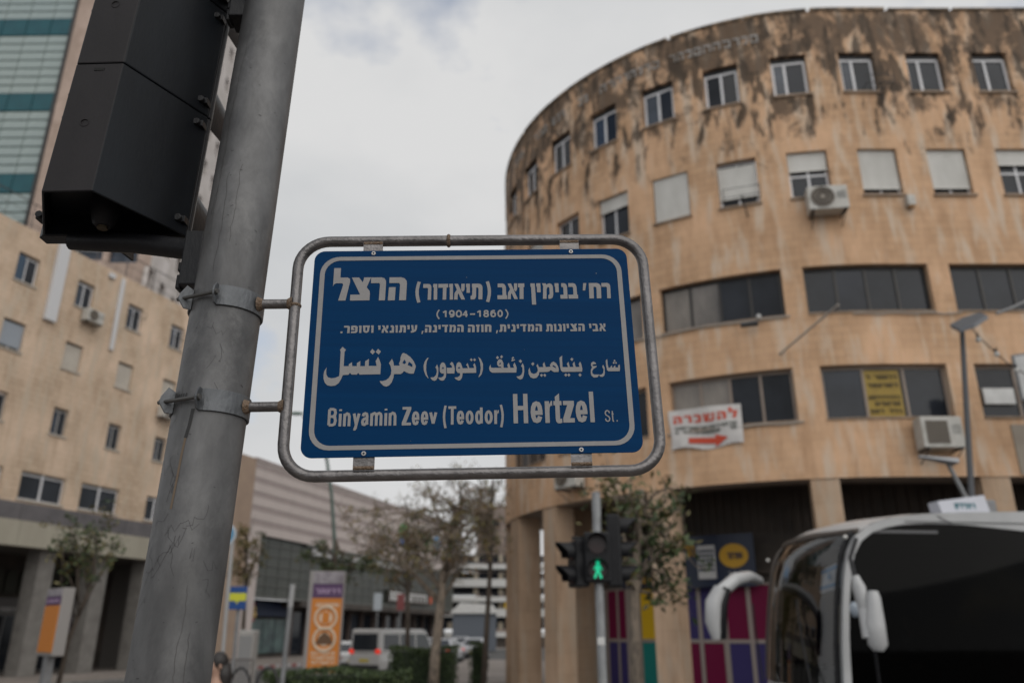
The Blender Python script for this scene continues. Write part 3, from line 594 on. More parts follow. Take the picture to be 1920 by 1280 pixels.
for i in range(26):      # hand scratched scribbles, none of them readable
    a = rnd.uniform(-.055, .058); z = rnd.choice([rnd.uniform(1.8, 2.12), rnd.uniform(1.82, 2.05), rnd.uniform(2.15, 2.32)]); pts = [(a, z)]; dr = rnd.choice((-1, 1))
    for k in range(rnd.randint(3, 9)):
        a += rnd.uniform(-.004, .011) * dr; z += rnd.uniform(-.018, .018); pts.append((a, z))
    ribbon(mb, pts, .0006)
for i in range(46):
    a = rnd.uniform(-.07, .08); z = rnd.uniform(1.65, 2.9); q = rnd.uniform(.002, .006); ribbon(mb, [(a, z), (a + q, z + q * rnd.uniform(-.5, .5))], rnd.uniform(.0006, .0016))
mb.build('scribble', ink, shaft)
mb = MB()
for a0, z1, ln in ((-.018, 2.98, .5), (-.03, 2.8, .34), (.012, 2.62, .18), (-.012, 2.6, .22), (.03, 1.82, .3), (.045, 1.75, .25)):
    pts = []; a = a0; z = z1
    while z > z1 - ln: pts.append((a, z)); a += rnd.uniform(-.0022, .0022); z -= rnd.uniform(.004, .012)
    ribbon(mb, pts, .0007)
mb.build('run_mark', mat('dark_run_mark', (.05, .047, .046), .6), shaft)
mb = MB()
for q in stroke([(-.006, 2.112), (-.0075, 2.085), (-.011, 2.06)], .006): mb.poly([PL(a / PR, PR + .0006, z) for a, z in q])
for i in range(5):
    for q in stroke([(-.0475 + i * .006, 2.142), (-.049 + i * .006, 2.132)], .0028): mb.poly([PL(a / PR, PR + .0006, z) for a, z in q])
mb.build('tar_mark', mat('tar_mark', (.014, .013, .013), .5), shaft)
mb = MB()
for q in stroke([(-.011, 2.06), (-.013, 2.03), (-.014, 1.99), (-.016, 1.94)], .004): mb.poly([PL(a / PR, PR + .0005, z) for a, z in q])
mb.build('rust_streak', mat('rust_streak', (.13, .095, .065), .8), shaft)

# clamps and arms belong to the sign
def clamp(zc, hh=.02):
    a0, a1 = R(3), R(308); n = 40; r0, r1 = PR + .0008, PR + .0042; mb = MB()
    rg = []
    for i in range(n + 1):
        a = a0 + (a1 - a0) * i / n; z0, z1 = zc - hh, zc + hh
        rg.append([PL(a, r0, z0), PL(a, r1, z0), PL(a, r1, z1), PL(a, r0, z1)])
    for i in range(n): mb.ring(rg[i], rg[i + 1])
    mb.poly(rg[0]); mb.poly(rg[-1][::-1])
    def ear(ang, sgn, hz):
        ca, sa_ = math.cos(ang), math.sin(ang); th = .0034
        o_ = [(r0, -hh), (r1 + .010, -hh), (r1 + .020, -hh * .3), (r1 + .0215, 0), (r1 + .020, hh * .45), (r1 + .010, hh * hz), (r0, hh)]
        def f(q, d, b): x, y = pax(zc + b); t = d * sgn * th; return (x + q * sa_ + t * ca, y - q * ca + t * sa_, zc + b)
        mb.prism(o_, 0, 1, f)
    ear(R(2), 1, 1.0); ear(R(309), -1, 1.35)
    c = mb.build('clamp', steel, root, bevel=.0008)
    # bolt through both ears
    rr = PR + .0155; A_ = Vector(PL(R(2), rr, zc)); B_ = Vector(PL(R(309), rr, zc)); d = (B_ - A_).normalized()
    mb = MB(); mb.tube([A_ - d * .006, B_ + d * .016], .0036, 10); mb.tube([A_ - d * .009, A_ - d * .001], [.0045, .0075], 12); mb.tube([B_ + d * .0045, B_ + d * .010], .0068, 6)
    mb.tube([B_ + d * .0165, B_ + d * .0168], .0037, 8)
    mb.build('bolt', mat('bolt_metal', (.09, .088, .085), .5, .6), c, smooth=True)
    # arm
    x0 = Vector(PL(R(90), PR + .002, zc)); loc = SMi @ (Vector((x0.x, x0.y, zc)) - SC)
    E0 = Vector(S(loc.x, .016, loc.z)); E1 = Vector(S(-FW - .006, .016, loc.z))
    mb = MB(); mb.tube([E0, E1], .0092, 14); arm = mb.build('arm', tube_steel, root, smooth=True)
    for P_, k in ((E0, 1), (E1, -1)):
        mb = MB(); dd = (E1 - E0).normalized() * k
        mb.tube([P_ - dd * .002, P_ + dd * .003, P_ + dd * .008], [.0145, .0125, .0098], 12); mb.build('weld', rusty, arm, smooth=True)
clamp(2.33); clamp(2.1285)

# ------------------------------------------------------------------ near traffic light seen from behind
hb_z = 2.503; A0, B0, C0, D0 = (-.858, 1.27), (-.764, 1.266), (-.661, 1.444), (-.95, 1.44)
def lean(p, z): return (p[0], p[1] + .0584 * (z - hb_z), z)
troot = thing('traffic_light', (-.81, 1.36, 2.46), 'large black three section traffic light seen from behind at top left of the pole', 'traffic light')
for k in range(3):
    z0, z1 = hb_z + .2985 * k + .0012, hb_z + .2985 * (k + 1) - .0012
    mb = MB(); ol = [A0, B0, C0, D0]
    b_ = [lean(p, z0) for p in ol]; t_ = [lean(p, z1) for p in ol]
    mb.poly([b_[0], b_[1], t_[1], t_[0]], 1); mb.poly([b_[1], b_[2], t_[2], t_[1]]); mb.poly([b_[2], b_[3], t_[3], t_[2]]); mb.poly([b_[3], b_[0], t_[0], t_[3]]); mb.poly(t_)  # narrow back face takes the lighter, browner black
    if k == 0:   # hollow underside
        cx = (-.808, 1.37); inn = [(cx[0] + (p[0] - cx[0]) * .95, cx[1] + (p[1] - cx[1]) * .95) for p in ol]
        i0 = [lean(p, z0) for p in inn]; i1 = [lean(p, z0 + .05) for p in inn]
        mb.ring(b_, i0); mb.ring(i0, i1); mb.poly(i1[::-1])
    else: mb.poly(b_[::-1])
    h = mb.build('housing', [black_p2, brown_p], troot, bevel=.003)
    # door frame edge and latches
    mb = MB(); zc = (z0 + z1) / 2
    e0 = [(-.660, 1.447), (-.658, 1.455), (-.668, 1.48), (-.964, 1.48), (-.964, 1.452), (-.953, 1.442)]
    b_ = [lean(p, z0) for p in e0]; t_ = [lean(p, z1) for p in e0]; mb.poly(b_[::-1]); mb.poly(t_); mb.ring(b_, t_)
    mb.build('door', black_p, h, bevel=.002)
    for zz in (z0 + .03, z1 - .028):
        for px, py, sg in ((-.673, 1.437, 1), (-.945, 1.425, -1)):
            mb = MB(); q = lean((px, py), zz)
            mb.box(q[0] - .010, q[0] + .012, q[1] - .014, q[1] + .01, zz - .007, zz + .007); mb.tube([(q[0], q[1] - .022, zz), (q[0], q[1] - .006, zz)], .0075, 10)
            mb.build('latch', black_p, h, bevel=.0012)
    # hood over the lens on the far side
    mb = MB(); q = lean((-.825, 1.48), zc); n = 20; rg = []
    for i in range(n + 1):
        a = R(-40 + 260 * i / n); rr = .112
        rg.append([(q[0] + rr * math.cos(a), q[1], zc + rr * math.sin(a)), (q[0] + rr * math.cos(a) * 1.0, q[1] + (.28 if -20 < a * 57.3 < 200 else .08), zc + rr * math.sin(a) - .02),
                   (q[0] + (rr - .005) * math.cos(a), q[1] + (.28 if -20 < a * 57.3 < 200 else .08), zc + (rr - .005) * math.sin(a) - .02), (q[0] + (rr - .005) * math.cos(a), q[1], zc + (rr - .005) * math.sin(a))])
    for i in range(n): mb.ring(rg[i], rg[i + 1])
    mb.build('hood', black_p, h, smooth=True)
    mb = MB(); mb.tube([(q[0], q[1] - .01, zc), (q[0], q[1] + .012, zc)], .11, 24)
    mb.build('lens', mat(('red_lens', 'amber_lens', 'green_lens')[2 - k], ((.12, .02, .02), (.14, .08, .01), (.01, .08, .05))[2 - k], .2), h, smooth=True)
    # moulded ring and slot on the narrow back
    mx_, my_ = (A0[0] + B0[0]) / 2, (A0[1] + B0[1]) / 2; q = lean((mx_, my_), zc + .005)
    mb = MB(); pts = [(q[0] + .008 * math.cos(R(a)), q[1] - .0003, q[2] + .008 * math.sin(R(a))) for a in range(0, 360, 24)]; mb.tube(pts, .0011, 6, closed=True)
    mb.build('moulded_ring', brown_p, h, smooth=True)
    mb = MB(); q = lean((mx_ + .002, my_), z1 - .014); mb.box(q[0] - .010, q[0] + .010, q[1] - .0012, q[1] + .002, q[2] - .003, q[2] + .003); mb.build('slot', black, h)
# bottom boss, bracket arm to the pole and the plate that hugs it
mb = MB(); q = lean((-.80, 1.385), 2.5); mb.tube([(q[0], q[1], 2.55), (q[0], q[1], 2.53), (q[0], q[1], 2.50), (q[0], q[1], 2.494)], [.03, .028, .02, .014], 20)
bs = mb.build('boss', black_p, troot, smooth=True)
mb = MB(); mb.tube([(q[0], q[1], 2.4945), (q[0], q[1], 2.489)], .010, 12); mb.build('plug', mat('brass_plug', (.06, .045, .025), .5, .5), bs, smooth=True)
for zb in (2.455, 3.13):
    mb = MB(); Lx = -.885 if zb < 3 else -.68
    mb.tube([(Lx, 1.43, zb + .03), (-.75, 1.43, zb + .026), (-.62, 1.415, zb + .002), (-.575, 1.40, zb)], [.017, .021, .021, .022], 12)
    arm = mb.build('bracket_arm', black_p, troot, smooth=True)
    mb = MB(); x, y = pax(zb)
    mb.box(x - .092, x - .055, y - .03, y + .03, zb - .085, zb + .03); mb.box(x - .104, x - .09, y - .014, y + .014, zb - .05, zb - .03); mb.box(x - .1, x - .09, y - .022, y + .01, zb - .09, zb - .06)
    mb.build('pole_mount', black_p, arm, bevel=.003)
# ------------------------------------------------------------------ round stone building on the right
RCX, RCY, RR = 10.15, 30.2, 10.4
def rf(s, o, z):
    if s >= 0: return (RCX + s, RCY - RR + o, z)
    a = -s / RR
    if a > math.pi / 2: return (RCX - RR + o, RCY + (a - math.pi / 2) * RR, z)
    return (RCX - (RR - o) * math.sin(a), RCY - (RR - o) * math.cos(a), z)
def rhit(u, v, off=0):
    d = ray(u, v); r = RR - off; t = (RCY - r) / d[1]
    if t * d[0] >= RCX: return t * d[0] - RCX, CAMH + t * d[2]
    a = d[0] ** 2 + d[1] ** 2; b = -2 * (d[0] * RCX + d[1] * RCY); c = RCX ** 2 + RCY ** 2 - r * r; D = b * b - 4 * a * c
    t = (-b - math.sqrt(max(D, 0))) / (2 * a); return -math.atan2(RCX - t * d[0], RCY - t * d[1]) * RR, CAMH + t * d[2]
rb = thing('round_building', (2.8, 22.9, 0), 'curved four storey sandstone building with stained parapet and open ground arcade', 'building')
F4 = [(.31 + 2.03 * k - .53, .31 + 2.03 * k + .53, 16.9, 18.35) for k in range(-8, 5)]
F3 = [(.42 + 2.0 * k - .57, .42 + 2.0 * k + .57, 13.4, 14.93) for k in range(-8, 5)]
RIB = [(-14.3, -11.0), (-10.4, -6.75), (-6.16, -2.7), (-2.13, 1.24), (1.82, 5.3), (5.85, 9.4)]
F2 = [(a, b, 9.85, 11.25) for a, b in RIB]
F1 = [(a + (.1 if a < 1 else .12), b - (.02 if a < 1 else .1), 6.92, 8.36) for a, b in RIB]
mb = wall(rf, -20, 11.5, 5.4, 19.95, F4 + F3 + F2 + F1, .3, .5)
mb.build('wall', STONE, rb)
mb = MB(); n = 42; ss = [-20 + 31.5 * i / n for i in range(n + 1)]
for i in range(n):       # roof slab, parapet back, arcade ceiling and edge beam
    a, b = ss[i], ss[i + 1]
    mb.poly([rf(a, .3, 19.9), rf(b, .3, 19.9), rf(b, .3, 19.1), rf(a, .3, 19.1)])
    mb.poly([rf(a, .3, 19.1), rf(b, .3, 19.1), rf(b, 6, 19.1), rf(a, 6, 19.1)])
mb.poly([(RCX - .5, RCY, 19.11), (RCX + 12, RCY - 5, 19.11), (RCX + 12, RCY + 10, 19.11), (RCX - .5, RCY + 10, 19.11)])
mb.build('roof', mat('roof_felt', (.16, .15, .14), .9), rb)
mb = MB()
for i in range(n):
    a, b = ss[i], ss[i + 1]
    mb.poly([rf(a, .0, 5.4), rf(b, .0, 5.4), rf(b, .45, 5.4), rf(a, .45, 5.4)][::-1]); mb.poly([rf(a, .45, 5.4), rf(b, .45, 5.4), rf(b, .45, 5.75), rf(a, .45, 5.75)][::-1])
    mb.poly([rf(a, .45, 5.75), rf(b, .45, 5.75), rf(b, 5, 5.75), rf(a, 5, 5.75)][::-1])
mb.build('arcade_ceiling', mat('arcade_plaster', (.36, .31, .27), .85, 0, (.26, .22, .19), 1.2), rb)
rnd = random.Random(3)
s = -19.5; cop = mat('coping_stone', (.33, .24, .16), .85, 0, (.07, .055, .042), 2.5, (1, 1, 1), (.38, .6))
while s < 11:            # parapet coping, one stone after the other
    L_ = rnd.choice((1.9, 2.3, 2.8)); mb = MB(); k = 4; z1 = 20.03 + rnd.uniform(-.02, .03)
    for i in range(k):
        a, b = s + L_ * i / k, s + L_ * (i + 1) / k
        mb.box(a, b, -.05, .34, 19.952, z1, 0, rf)
    mb.build('coping_stone', cop, rb); s += L_ + rnd.choice((.015, .02, .12))
# raised lettering on the parapet, too weathered and blurred to read
mb = MB(); s = -13.6
while s < -2.6:
    wd = rnd.uniform(.16, .26)
    if rnd.random() < .84:
        z0 = 18.98; h = .3
        mb.box(s, s + wd, -.03, .0, z0 + h * .8, z0 + h, 0, rf); mb.box(s + wd - .05, s + wd, -.03, 0, z0, z0 + h * .8, 0, rf)
        if rnd.random() < .5: mb.box(s, s + .05, -.03, 0, z0, z0 + h * .6, 0, rf)
        if rnd.random() < .3: mb.box(s + .051, s + wd - .051, -.03, 0, z0, z0 + h * .2, 0, rf)
    s += wd + .07
mb.build('raised_lettering', mat('letter_zinc', (.36, .345, .33), .7, 0, (.2, .18, .16), 3), rb)['kind'] = 'stuff'
# thin joints and pipes on the sills
for a, b, z in ((-10.4, -2.6, 9.80), (-1.0, 1.9, 9.77), (-6.2, -2.6, 6.86)):
    mb = MB(); m = 12; mb.tube([rf(a + (b - a) * i / m, -.05, z + .02 * math.sin(i * 1.7)) for i in range(m + 1)], .022, 6); mb.build('conduit', mat('grey_conduit', (.34, .31, .28), .6), rb, smooth=True)
def sill(parent, f, a, b, z, m, o=-.07):
    mb = MB(); k = max(1, int((b - a) / .6))
    for i in range(k): mb.box(a - .04 + (b - a + .08) * i / k, a - .04 + (b - a + .08) * (i + 1) / k, o, .26, z - .05, z + .012, 0, f)
    mb.build('sill', m, parent)
def panes(parent, f, xs, z0, z1, off, m, t=.03):
    for i in range(len(xs) - 1):
        mb = MB(); a, b = xs[i] + t, xs[i + 1] - t
        mb.box(a, b, off, off + .012, z0 + t, z1 - t, 0, f)
        mb.build('pane', m[i % len(m)] if isinstance(m, list) else m, parent)
def rolling(parent, f, a, b, z0, z1, off, m, tilt=0):
    mb = MB(); n = int((z1 - z0) / .055)
    for i in range(n):
        za = z0 + (z1 - z0) * i / n; zb = z0 + (z1 - z0) * (i + 1) / n
        q = [(a, za + tilt), (b, za), (b, zb - .008), (a, zb - .008 + tilt)] if tilt else [(a, za), (b, za), (b, zb - .008), (a, zb - .008)]
        mb.poly([f(q[0][0], off - .012, q[0][1]), f(q[1][0], off - .012, q[1][1]), f(q[2][0], off, q[2][1]), f(q[3][0], off, q[3][1])])
        mb.poly([f(a, off, zb - .008), f(b, off, zb - .008), f(b, off - .012, zb), f(a, off - .012, zb)])
    mb.box(a, b, off - .02, off + .01, z0 - .04, z0, 0, f)
    return mb.build('shutter', m, parent)
stone_sill = mat('sill_stone', (.34, .25, .18), .8, 0, (.2, .15, .11), 3)
for k, (a, b, z0, z1) in enumerate(F4):
    zt = z1 - .16; m = (a + b) / 2 - (.12 if k > 6 else 0)
    fr = frame_mb(rf, a + .02, b - .02, .14, .2, z0 + .02, zt, .075, (m,)); wdw = fr.build('window', white_frame, rb)
    mb = MB(); mb.box(a + .01, b - .01, .13, .22, zt + .003, z1, 0, rf); mb.build('shutter_box', dark_metal, wdw)
    panes(wdw, rf, [a + .02, m, b - .02], z0 + .06, zt - .03, .17, [win_blue, win_dark] if k in (4, 5, 7, 8) else win_dark)
    sill(wdw, rf, a, b, z0, stone_sill)
CL3 = {0: 1, 1: .5, 2: .35, 3: 0, 4: .33, 5: 1, 6: .82, 7: .42, 8: .86, 9: .85, 10: .35, 11: .9, 12: 1}
for k, (a, b, z0, z1) in enumerate(F3):
    c = CL3.get(k, .8)
    fr = frame_mb(rf, a + .02, b - .02, .16, .21, z0 + .02, z1 - .02, .06, ((a + b) / 2,), (z1 - .75,) if k in (7, 10) else ()); wdw = fr.build('window', white_frame, rb)
    panes(wdw, rf, [a + .02, (a + b) / 2, b - .02], z0 + .05, z1 - .05, .18, win_dark)
    if c > 0:
        top = z1 - (.16 if k == 6 else .02)
        rolling(wdw, rf, a + .03, b - .03, z1 - (z1 - z0) * c + (.06 if c < 1 else 0.06), top, .1 if k != 5 else .06, shutter_w, .0)
    sill(wdw, rf, a, b, z0, stone_sill)
for j, FL in enumerate((F2, F1)):
    for k, (a, b, z0, z1) in enumerate(FL):
        npn = 4 if (j == 0 or k < 3) else 3
        xs = [a + .03 + (b - a - .06) * i / npn for i in range(npn + 1)]
        fm = dark_frame if j == 0 else tan_frame
        m = [x for x in xs[1:-1]]
        fr = MB(); q = 8
        for i in range(q):
            p0, p1 = a + .02 + (b - a - .04) * i / q, a + .02 + (b - a - .04) * (i + 1) / q
            fr.box(p0, p1, .18, .24, z0 + .01, z0 + .06, 0, rf); fr.box(p0, p1, .18, .24, z1 - .09, z1 - .01, 0, rf)
        for x in [a + .045, b - .045] + m: fr.box(x - .035, x + .035, .175, .245, z0 + .06, z1 - .09, 0, rf)
        wdw = fr.build('window', fm, rb)
        if j == 0: pm = [win_mid, win_mid, win_dark, win_dark] if k == 2 else ([win_mid] * 4 if k < 2 else win_dark)
        else: pm = [win_mid, win_mid, win_dark, win_dark] if k == 2 else win_dark
        panes(wdw, rf, xs, z0 + .03, z1 - .06, .21, pm, .03)
        mb = MB()
        for i in range(q): mb.box(a + (b - a) * i / q, a + (b - a) * (i + 1) / q, -.04, .18, z0 - .03, z0 + .012, 0, rf)
        mb.build('sill', stone_sill, wdw)
# columns and the shaded arcade behind them
for s0, s1, dp in ((-19.2, -18.4, .7), (-16.6, -15.8, .7), (-14.35, -13.3, .8), (-11.3, -10.55, .7), (-6.95, -6.25, .7), (-2.62, -1.93, .65), (1.55, 2.27, .65), (5.8, 6.5, .65), (9.9, 10.6, .65)):
    mb = MB()
    p = [rf(s0, .03, 0), rf(s1, .03, 0), rf(s1, dp, 0), rf(s0, dp, 0)]; t = [(x, y, 5.398) for x, y, z in p]
    for i in range(4):
        j = (i + 1) % 4; w_ = s1 - s0 if i % 2 == 0 else dp
        mb.poly([p[i], p[j], t[j], t[i]], 0, [(0, 0), (w_, 0), (w_, 5.4), (0, 5.4)])
    mb.build('column', STONE_COL, rb)
for s0 in (-14.0,):
    mb = MB(); p = [rf(s0, 2.0, 0), rf(s0 + .8, 2.0, 0), rf(s0 + .8, 2.7, 0), rf(s0, 2.7, 0)]; t = [(x, y, 5.74) for x, y, z in p]
    for i in range(4): j = (i + 1) % 4; mb.poly([p[i], p[j], t[j], t[i]], 0, [(0, 0), (.8, 0), (.8, 5.4), (0, 5.4)])
    mb.build('inner_column', STONE_COL, rb)
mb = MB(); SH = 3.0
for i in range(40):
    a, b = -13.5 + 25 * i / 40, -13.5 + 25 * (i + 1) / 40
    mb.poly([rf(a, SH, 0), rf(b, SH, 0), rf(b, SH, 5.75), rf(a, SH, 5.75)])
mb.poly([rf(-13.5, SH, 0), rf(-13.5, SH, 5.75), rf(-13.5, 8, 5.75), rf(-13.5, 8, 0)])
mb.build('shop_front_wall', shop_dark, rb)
mb = MB()
for i in range(20):
    a, b = -10.6 + 22 * i / 20, -10.6 + 22 * (i + 1) / 20; mb.box(a, b, SH - .12, SH - .02, 3.3, 3.42, 0, rf)
mb.build('fascia_rail', mat('old_fascia', (.06, .045, .035), .7), rb)
mb = MB()
for i in range(60):
    a = -9.5 + 20.5 * i / 60; mb.box(a, a + .04, SH - .05, SH - .01, 4.45, 5.7, 0, rf)
mb.build('fascia_slats', mat('old_fascia', (.06, .045, .035), .7), rb)['kind'] = 'stuff'
# coloured shop-front panels
PCOL = {'m': mat('magenta_panel', (.14, .003, .038), .5, spec=.2), 'p': mat('purple_panel', (.04, .032, .125), .5, spec=.2), 'y': mat('yellow_panel', (.6, .38, .01), .35), 't': mat('teal_panel', (.004, .18, .16), .35)}
OFFP = 2.6
def spx(u, v=1180): return rhit(u, v, OFFP)[0]
def panel(u0, u1, z0, z1, c):
    mb = MB(); a, b = spx(u0), spx(u1); mb.box(a, b, OFFP, OFFP + .03, z0, z1, 0, rf); mb.build('panel', PCOL[c], rb)
Z1, Z2, Z3 = 2.98, 1.52, .1
rows = [(1142, 1159, 'm', 'p'), (1162, 1176, 'm', 'p'), (1204, 1231, 'y', 't'), (1256, 1284, 'p', 'm'), (1288, 1311, 'p', 'm'), (1318, 1356, 'p', 'm'), (1366, 1405, 'm', 'p'), (1413, 1455, 'm', 'p'), (1463, 1505, 'y', 'p'), (1513, 1555, 'p', 'm'), (1563, 1605, 'm', 't'), (1613, 1655, 'p', 'm')]
for u0, u1, ca, cb in rows: panel(u0, u1, Z2 + .05, Z1, ca); panel(u0, u1, Z3, Z2 - .05, cb)
mb = MB()
for u0, u1 in [(1138, 1142), (1159, 1162), (1176, 1204), (1231, 1236), (1252, 1256), (1284, 1288), (1311, 1318), (1356, 1366), (1405, 1413), (1455, 1463), (1505, 1513), (1555, 1563), (1605, 1613), (1655, 1662)]:
    mb.box(spx(u0), spx(u1), OFFP - .03, OFFP + .05, 0, 3.05, 0, rf)
for u0, u1, *_ in rows:
    a, b = spx(u0) + .004, spx(u1) - .004
    for z in (3.0, 1.47, 0.02): mb.box(a, b, OFFP - .02, OFFP + .05, z, z + (.1 if z == 1.47 else .05), 0, rf)
mb.build('panel_frame', mat('panel_aluminium', (.3, .26, .235), .5, .2), rb)
mb = MB(); mb.box(spx(1236), spx(1252), OFFP + .01, OFFP + .05, 0, 3, 0, rf); mb.build('shop_glazing', win_dark, rb)
# shop signs in the arcade
def shop_board(u0, u1, v0, v1, off, label, build):
    a, z1 = rhit(u0, v0, off); b, _ = rhit(u1, v0, off); _, z0 = rhit(u0, v1, off)
    t = thing('shop_sign', rf((a + b) / 2, off, z0), label, 'shop sign')
    mb = MB()
    for i in range(4): mb.box(a + (b - a) * i / 4, a + (b - a) * (i + 1) / 4, off, off + .08, z0, z1, 0, rf)
    mb.build('board', mat('navy_sign_board', (.006, .014, .04), .4), t); build(t, a, b, z0, z1, off); return t
yel = mat('yellow_print', (.5, .28, .012), .5); wht = mat('white_print', (.5, .5, .5), .5); navyp = mat('navy_print', (.01, .015, .05), .5)
def g(t, a, b, z0, z1, off):
    w_, h = b - a, z1 - z0; P_ = lambda x, z: (a + w_ * x, z0 + h * z)
    mb = MB(); cx, cz = P_(.72, .58); pts = [rf(cx + w_ * .2 * math.cos(R(q)), off - .02, cz + h * .23 * math.sin(R(q))) for q in range(0, 360, 15)]; mb.poly(pts)
    e = mb.build('yellow_oval', yel, t)
    mb = MB(); marks(mb, rf, cx - w_ * .13, cx + w_ * .13, cz - h * .06, cz + h * .06, 6, off - .04, rnd); mb.build('print', navyp, e)
    mb = MB(); mb.box(a + w_ * .2, a + w_ * .46, off - .03, off - .005, z0 + h * .16, z0 + h * .8, 0, rf); ph = mb.build('phone_picture', wht, t)
    mb = MB()
    for i in range(4):
        for j in range(5): mb.box(a + w_ * (.22 + .058 * i), a + w_ * (.265 + .058 * i), off - .04, off - .031, z0 + h * (.3 + .09 * j), z0 + h * (.36 + .09 * j), 0, rf)
    mb.build('icon', mat('dark_icon', (.05, .06, .09), .4), ph)
    mb = MB(); marks(mb, rf, a + w_ * .02, a + w_ * .17, z0 + h * .6, z0 + h * .82, 3, off - .02, rnd, dens=1); mb.build('print', yel, t)
    mb = MB(); marks(mb, rf, a + w_ * .6, a + w_ * .92, z0 + h * .22, z0 + h * .28, 9, off - .02, rnd); mb.build('print', wht, t)
shop_board(1281, 1411, 1006, 1102, 2.3, 'navy shop board with a yellow oval and a phone picture in the arcade', g)
def g2(t, a, b, z0, z1, off):
    mb = MB(); marks(mb, rf, a + .1, b - .1, z0 + .5, z0 + .7, 7, off - .02, rnd, dens=1); mb.build('print', wht, t)
    mb = MB(); marks(mb, rf, a + .1, b - .1, z0 + .12, z0 + .3, 6, off - .02, rnd, dens=1); mb.build('print', yel, t)
shop_board(1165, 1236, 1040, 1104, 2.5, 'navy shop board with white and yellow print behind the leafy tree', g2)
# panel and pale wall infill at the right edge
mb = MB(); mb.box(2.55, 9.3, -.03, .0, 5.45, 6.72, 0, rf); mb.build('cladding_panel', mat('beige_infill', (.3, .26, .21), .7, 0, (.25, .21, .17), 2), rb)
mb = MB(); mb.box(2.1, 2.9, .1, .17, 7.3, 7.72, 0, rf); mb.box(3.1, 4.2, .1, .17, 7.45, 7.95, 0, rf); mb.build('blind', white_paint, rb)

# things fixed to the facade ------------------------------------------------
def ac_unit(f, s0, z0, wd, ht, dp, label, fan=.3, grid=False, off=-.12, group='outdoor air conditioner units'):
    t = thing('air_conditioner', f(s0 + wd / 2, off, z0), label, 'air conditioner', group)
    mb = MB(); mb.box(s0, s0 + wd, off - dp, off, z0, z0 + ht, 0, f); mb.build('casing', ac_white, t, bevel=.02)
    cx, cz, rr = s0 + wd * .36, z0 + ht * .52, min(ht * .42, wd * .3)
    mb = MB()
    if grid: mb.box(s0 + wd * .1, s0 + wd * .64, off - dp - .012, off - dp - .002, z0 + ht * .12, z0 + ht * .86, 0, f)
    else: mb.poly([f(cx + rr * math.cos(R(a)), off - dp - .006, cz + rr * math.sin(R(a))) for a in range(0, 360, 12)])
    gl = mb.build('grille', ac_grill, t)
    mb = MB()
    if grid:
        for i in range(9): mb.box(s0 + wd * .1, s0 + wd * .64, off - dp - .02, off - dp - .013, z0 + ht * (.15 + .078 * i), z0 + ht * (.165 + .078 * i), 0, f)
    else:
        for q in (1, .75, .5): mb.tube([f(cx + rr * q * math.cos(R(a)), off - dp - .016, cz + rr * q * math.sin(R(a))) for a in range(0, 360, 20)], .008, 5, closed=True)
        mb.poly([f(cx + rr * .2 * math.cos(R(a)), off - dp - .02, cz + rr * .2 * math.sin(R(a))) for a in range(0, 360, 30)])
    mb.build('guard', mat('guard_wire', (.25, .22, .18), .5), gl)
    for x in (s0 + .1, s0 + wd - .1):
        mb = MB(); mb.box(x - .02, x + .02, off - dp - .03, -.002, z0 - .045, z0 - .003, 0, f); mb.tube([f(x, off - dp, z0 - .046), f(x, -.01, z0 - .32)], .013, 5); mb.build('wall_bracket', dark_metal, t)
    if wd > .7:
        mb = MB()
        for i in range(4): mb.box(s0 + wd * .72, s0 + wd * .95, off - dp - .008, off - dp - .001, z0 + ht * (.45 + .08 * i), z0 + ht * (.48 + .08 * i), 0, f)
        mb.build('louvre', mat('louvre_shadow_line', (.2, .2, .19), .6), t)
    return t
ac_unit(rf, -1.83, 12.72, 1.02, .72, .42, 'white air conditioner with round brown fan under the half shuttered window of the round building')
ac_unit(rf, .0, 6.02, 1.02, .78, .42, 'white air conditioner with square grille under the yellow poster window', grid=True)
ac_unit(rf, -9.9, 5.75, .9, .6, .4, 'grey air conditioner low on the curved wall just above the arcade')
def small_rack(f, s0, s1, z, label, drop=True):
    t = thing('pipe_rack', f((s0 + s1) / 2, -.2, z), label, 'rack', 'empty metal racks below windows')
    mb = MB()
    for o in (-.32, -.05): mb.tube([f(s0, o, z), f(s1, o, z)], .014, 6)
    for x in (s0, (s0 + s1) / 2, s1): mb.tube([f(x, -.34, z), f(x, 0, z)], .012, 6)
    mb.build('rail', dark_metal, t)
    mb = MB()
    for x in (s0, s1): mb.tube([f(x, -.32, z + .28), f(x, -.32, z)], .012, 6)
    mb.tube([f(s0, -.32, z + .28), f(s1, -.32, z + .28)], .012, 6); mb.build('guard', dark_metal, t)
    if drop:
        mb = MB(); m = (s0 + s1) / 2; mb.tube([f(m, -.3, z), f(m + .1, -.02, z - .55)], .02, 6); mb.build('strut', dark_metal, t)
small_rack(rf, -4.0, -3.0, 13.55, 'black bracket rack below the window with a lowered white shutter')
small_rack(rf, .35, 1.15, 17.0, 'black bracket rack on the sill of a top floor window')
t = thing('lamp_box', rf(1.05, -.12, 13.1), 'small grey box lamp hanging under a shuttered window', 'wall lamp')
mb = MB(); mb.box(.95, 1.17, -.2, -.02, 12.98, 13.3, 0, rf); mb.build('housing', ac_white, t, bevel=.02)
mb = MB(); mb.box(.98, 1.14, -.19, -.05, 12.93, 12.978, 0, rf); mb.build('diffuser', mat('amber_diffuser', (.3, .16, .05), .4), t)
t = thing('security_camera', rf(-3.6, -.2, 9.62), 'small dark camera on the wall below the ribbon window', 'camera')
mb = MB(); mb.tube([rf(-3.9, -.3, 9.6), rf(-3.45, -.25, 9.62)], .07, 10); mb.build('housing', dark_metal, t, smooth=True)
mb = MB(); mb.ball(rf(-3.42, -.2, 9.83), .07); mb.build('dome', white_paint, t, smooth=True)
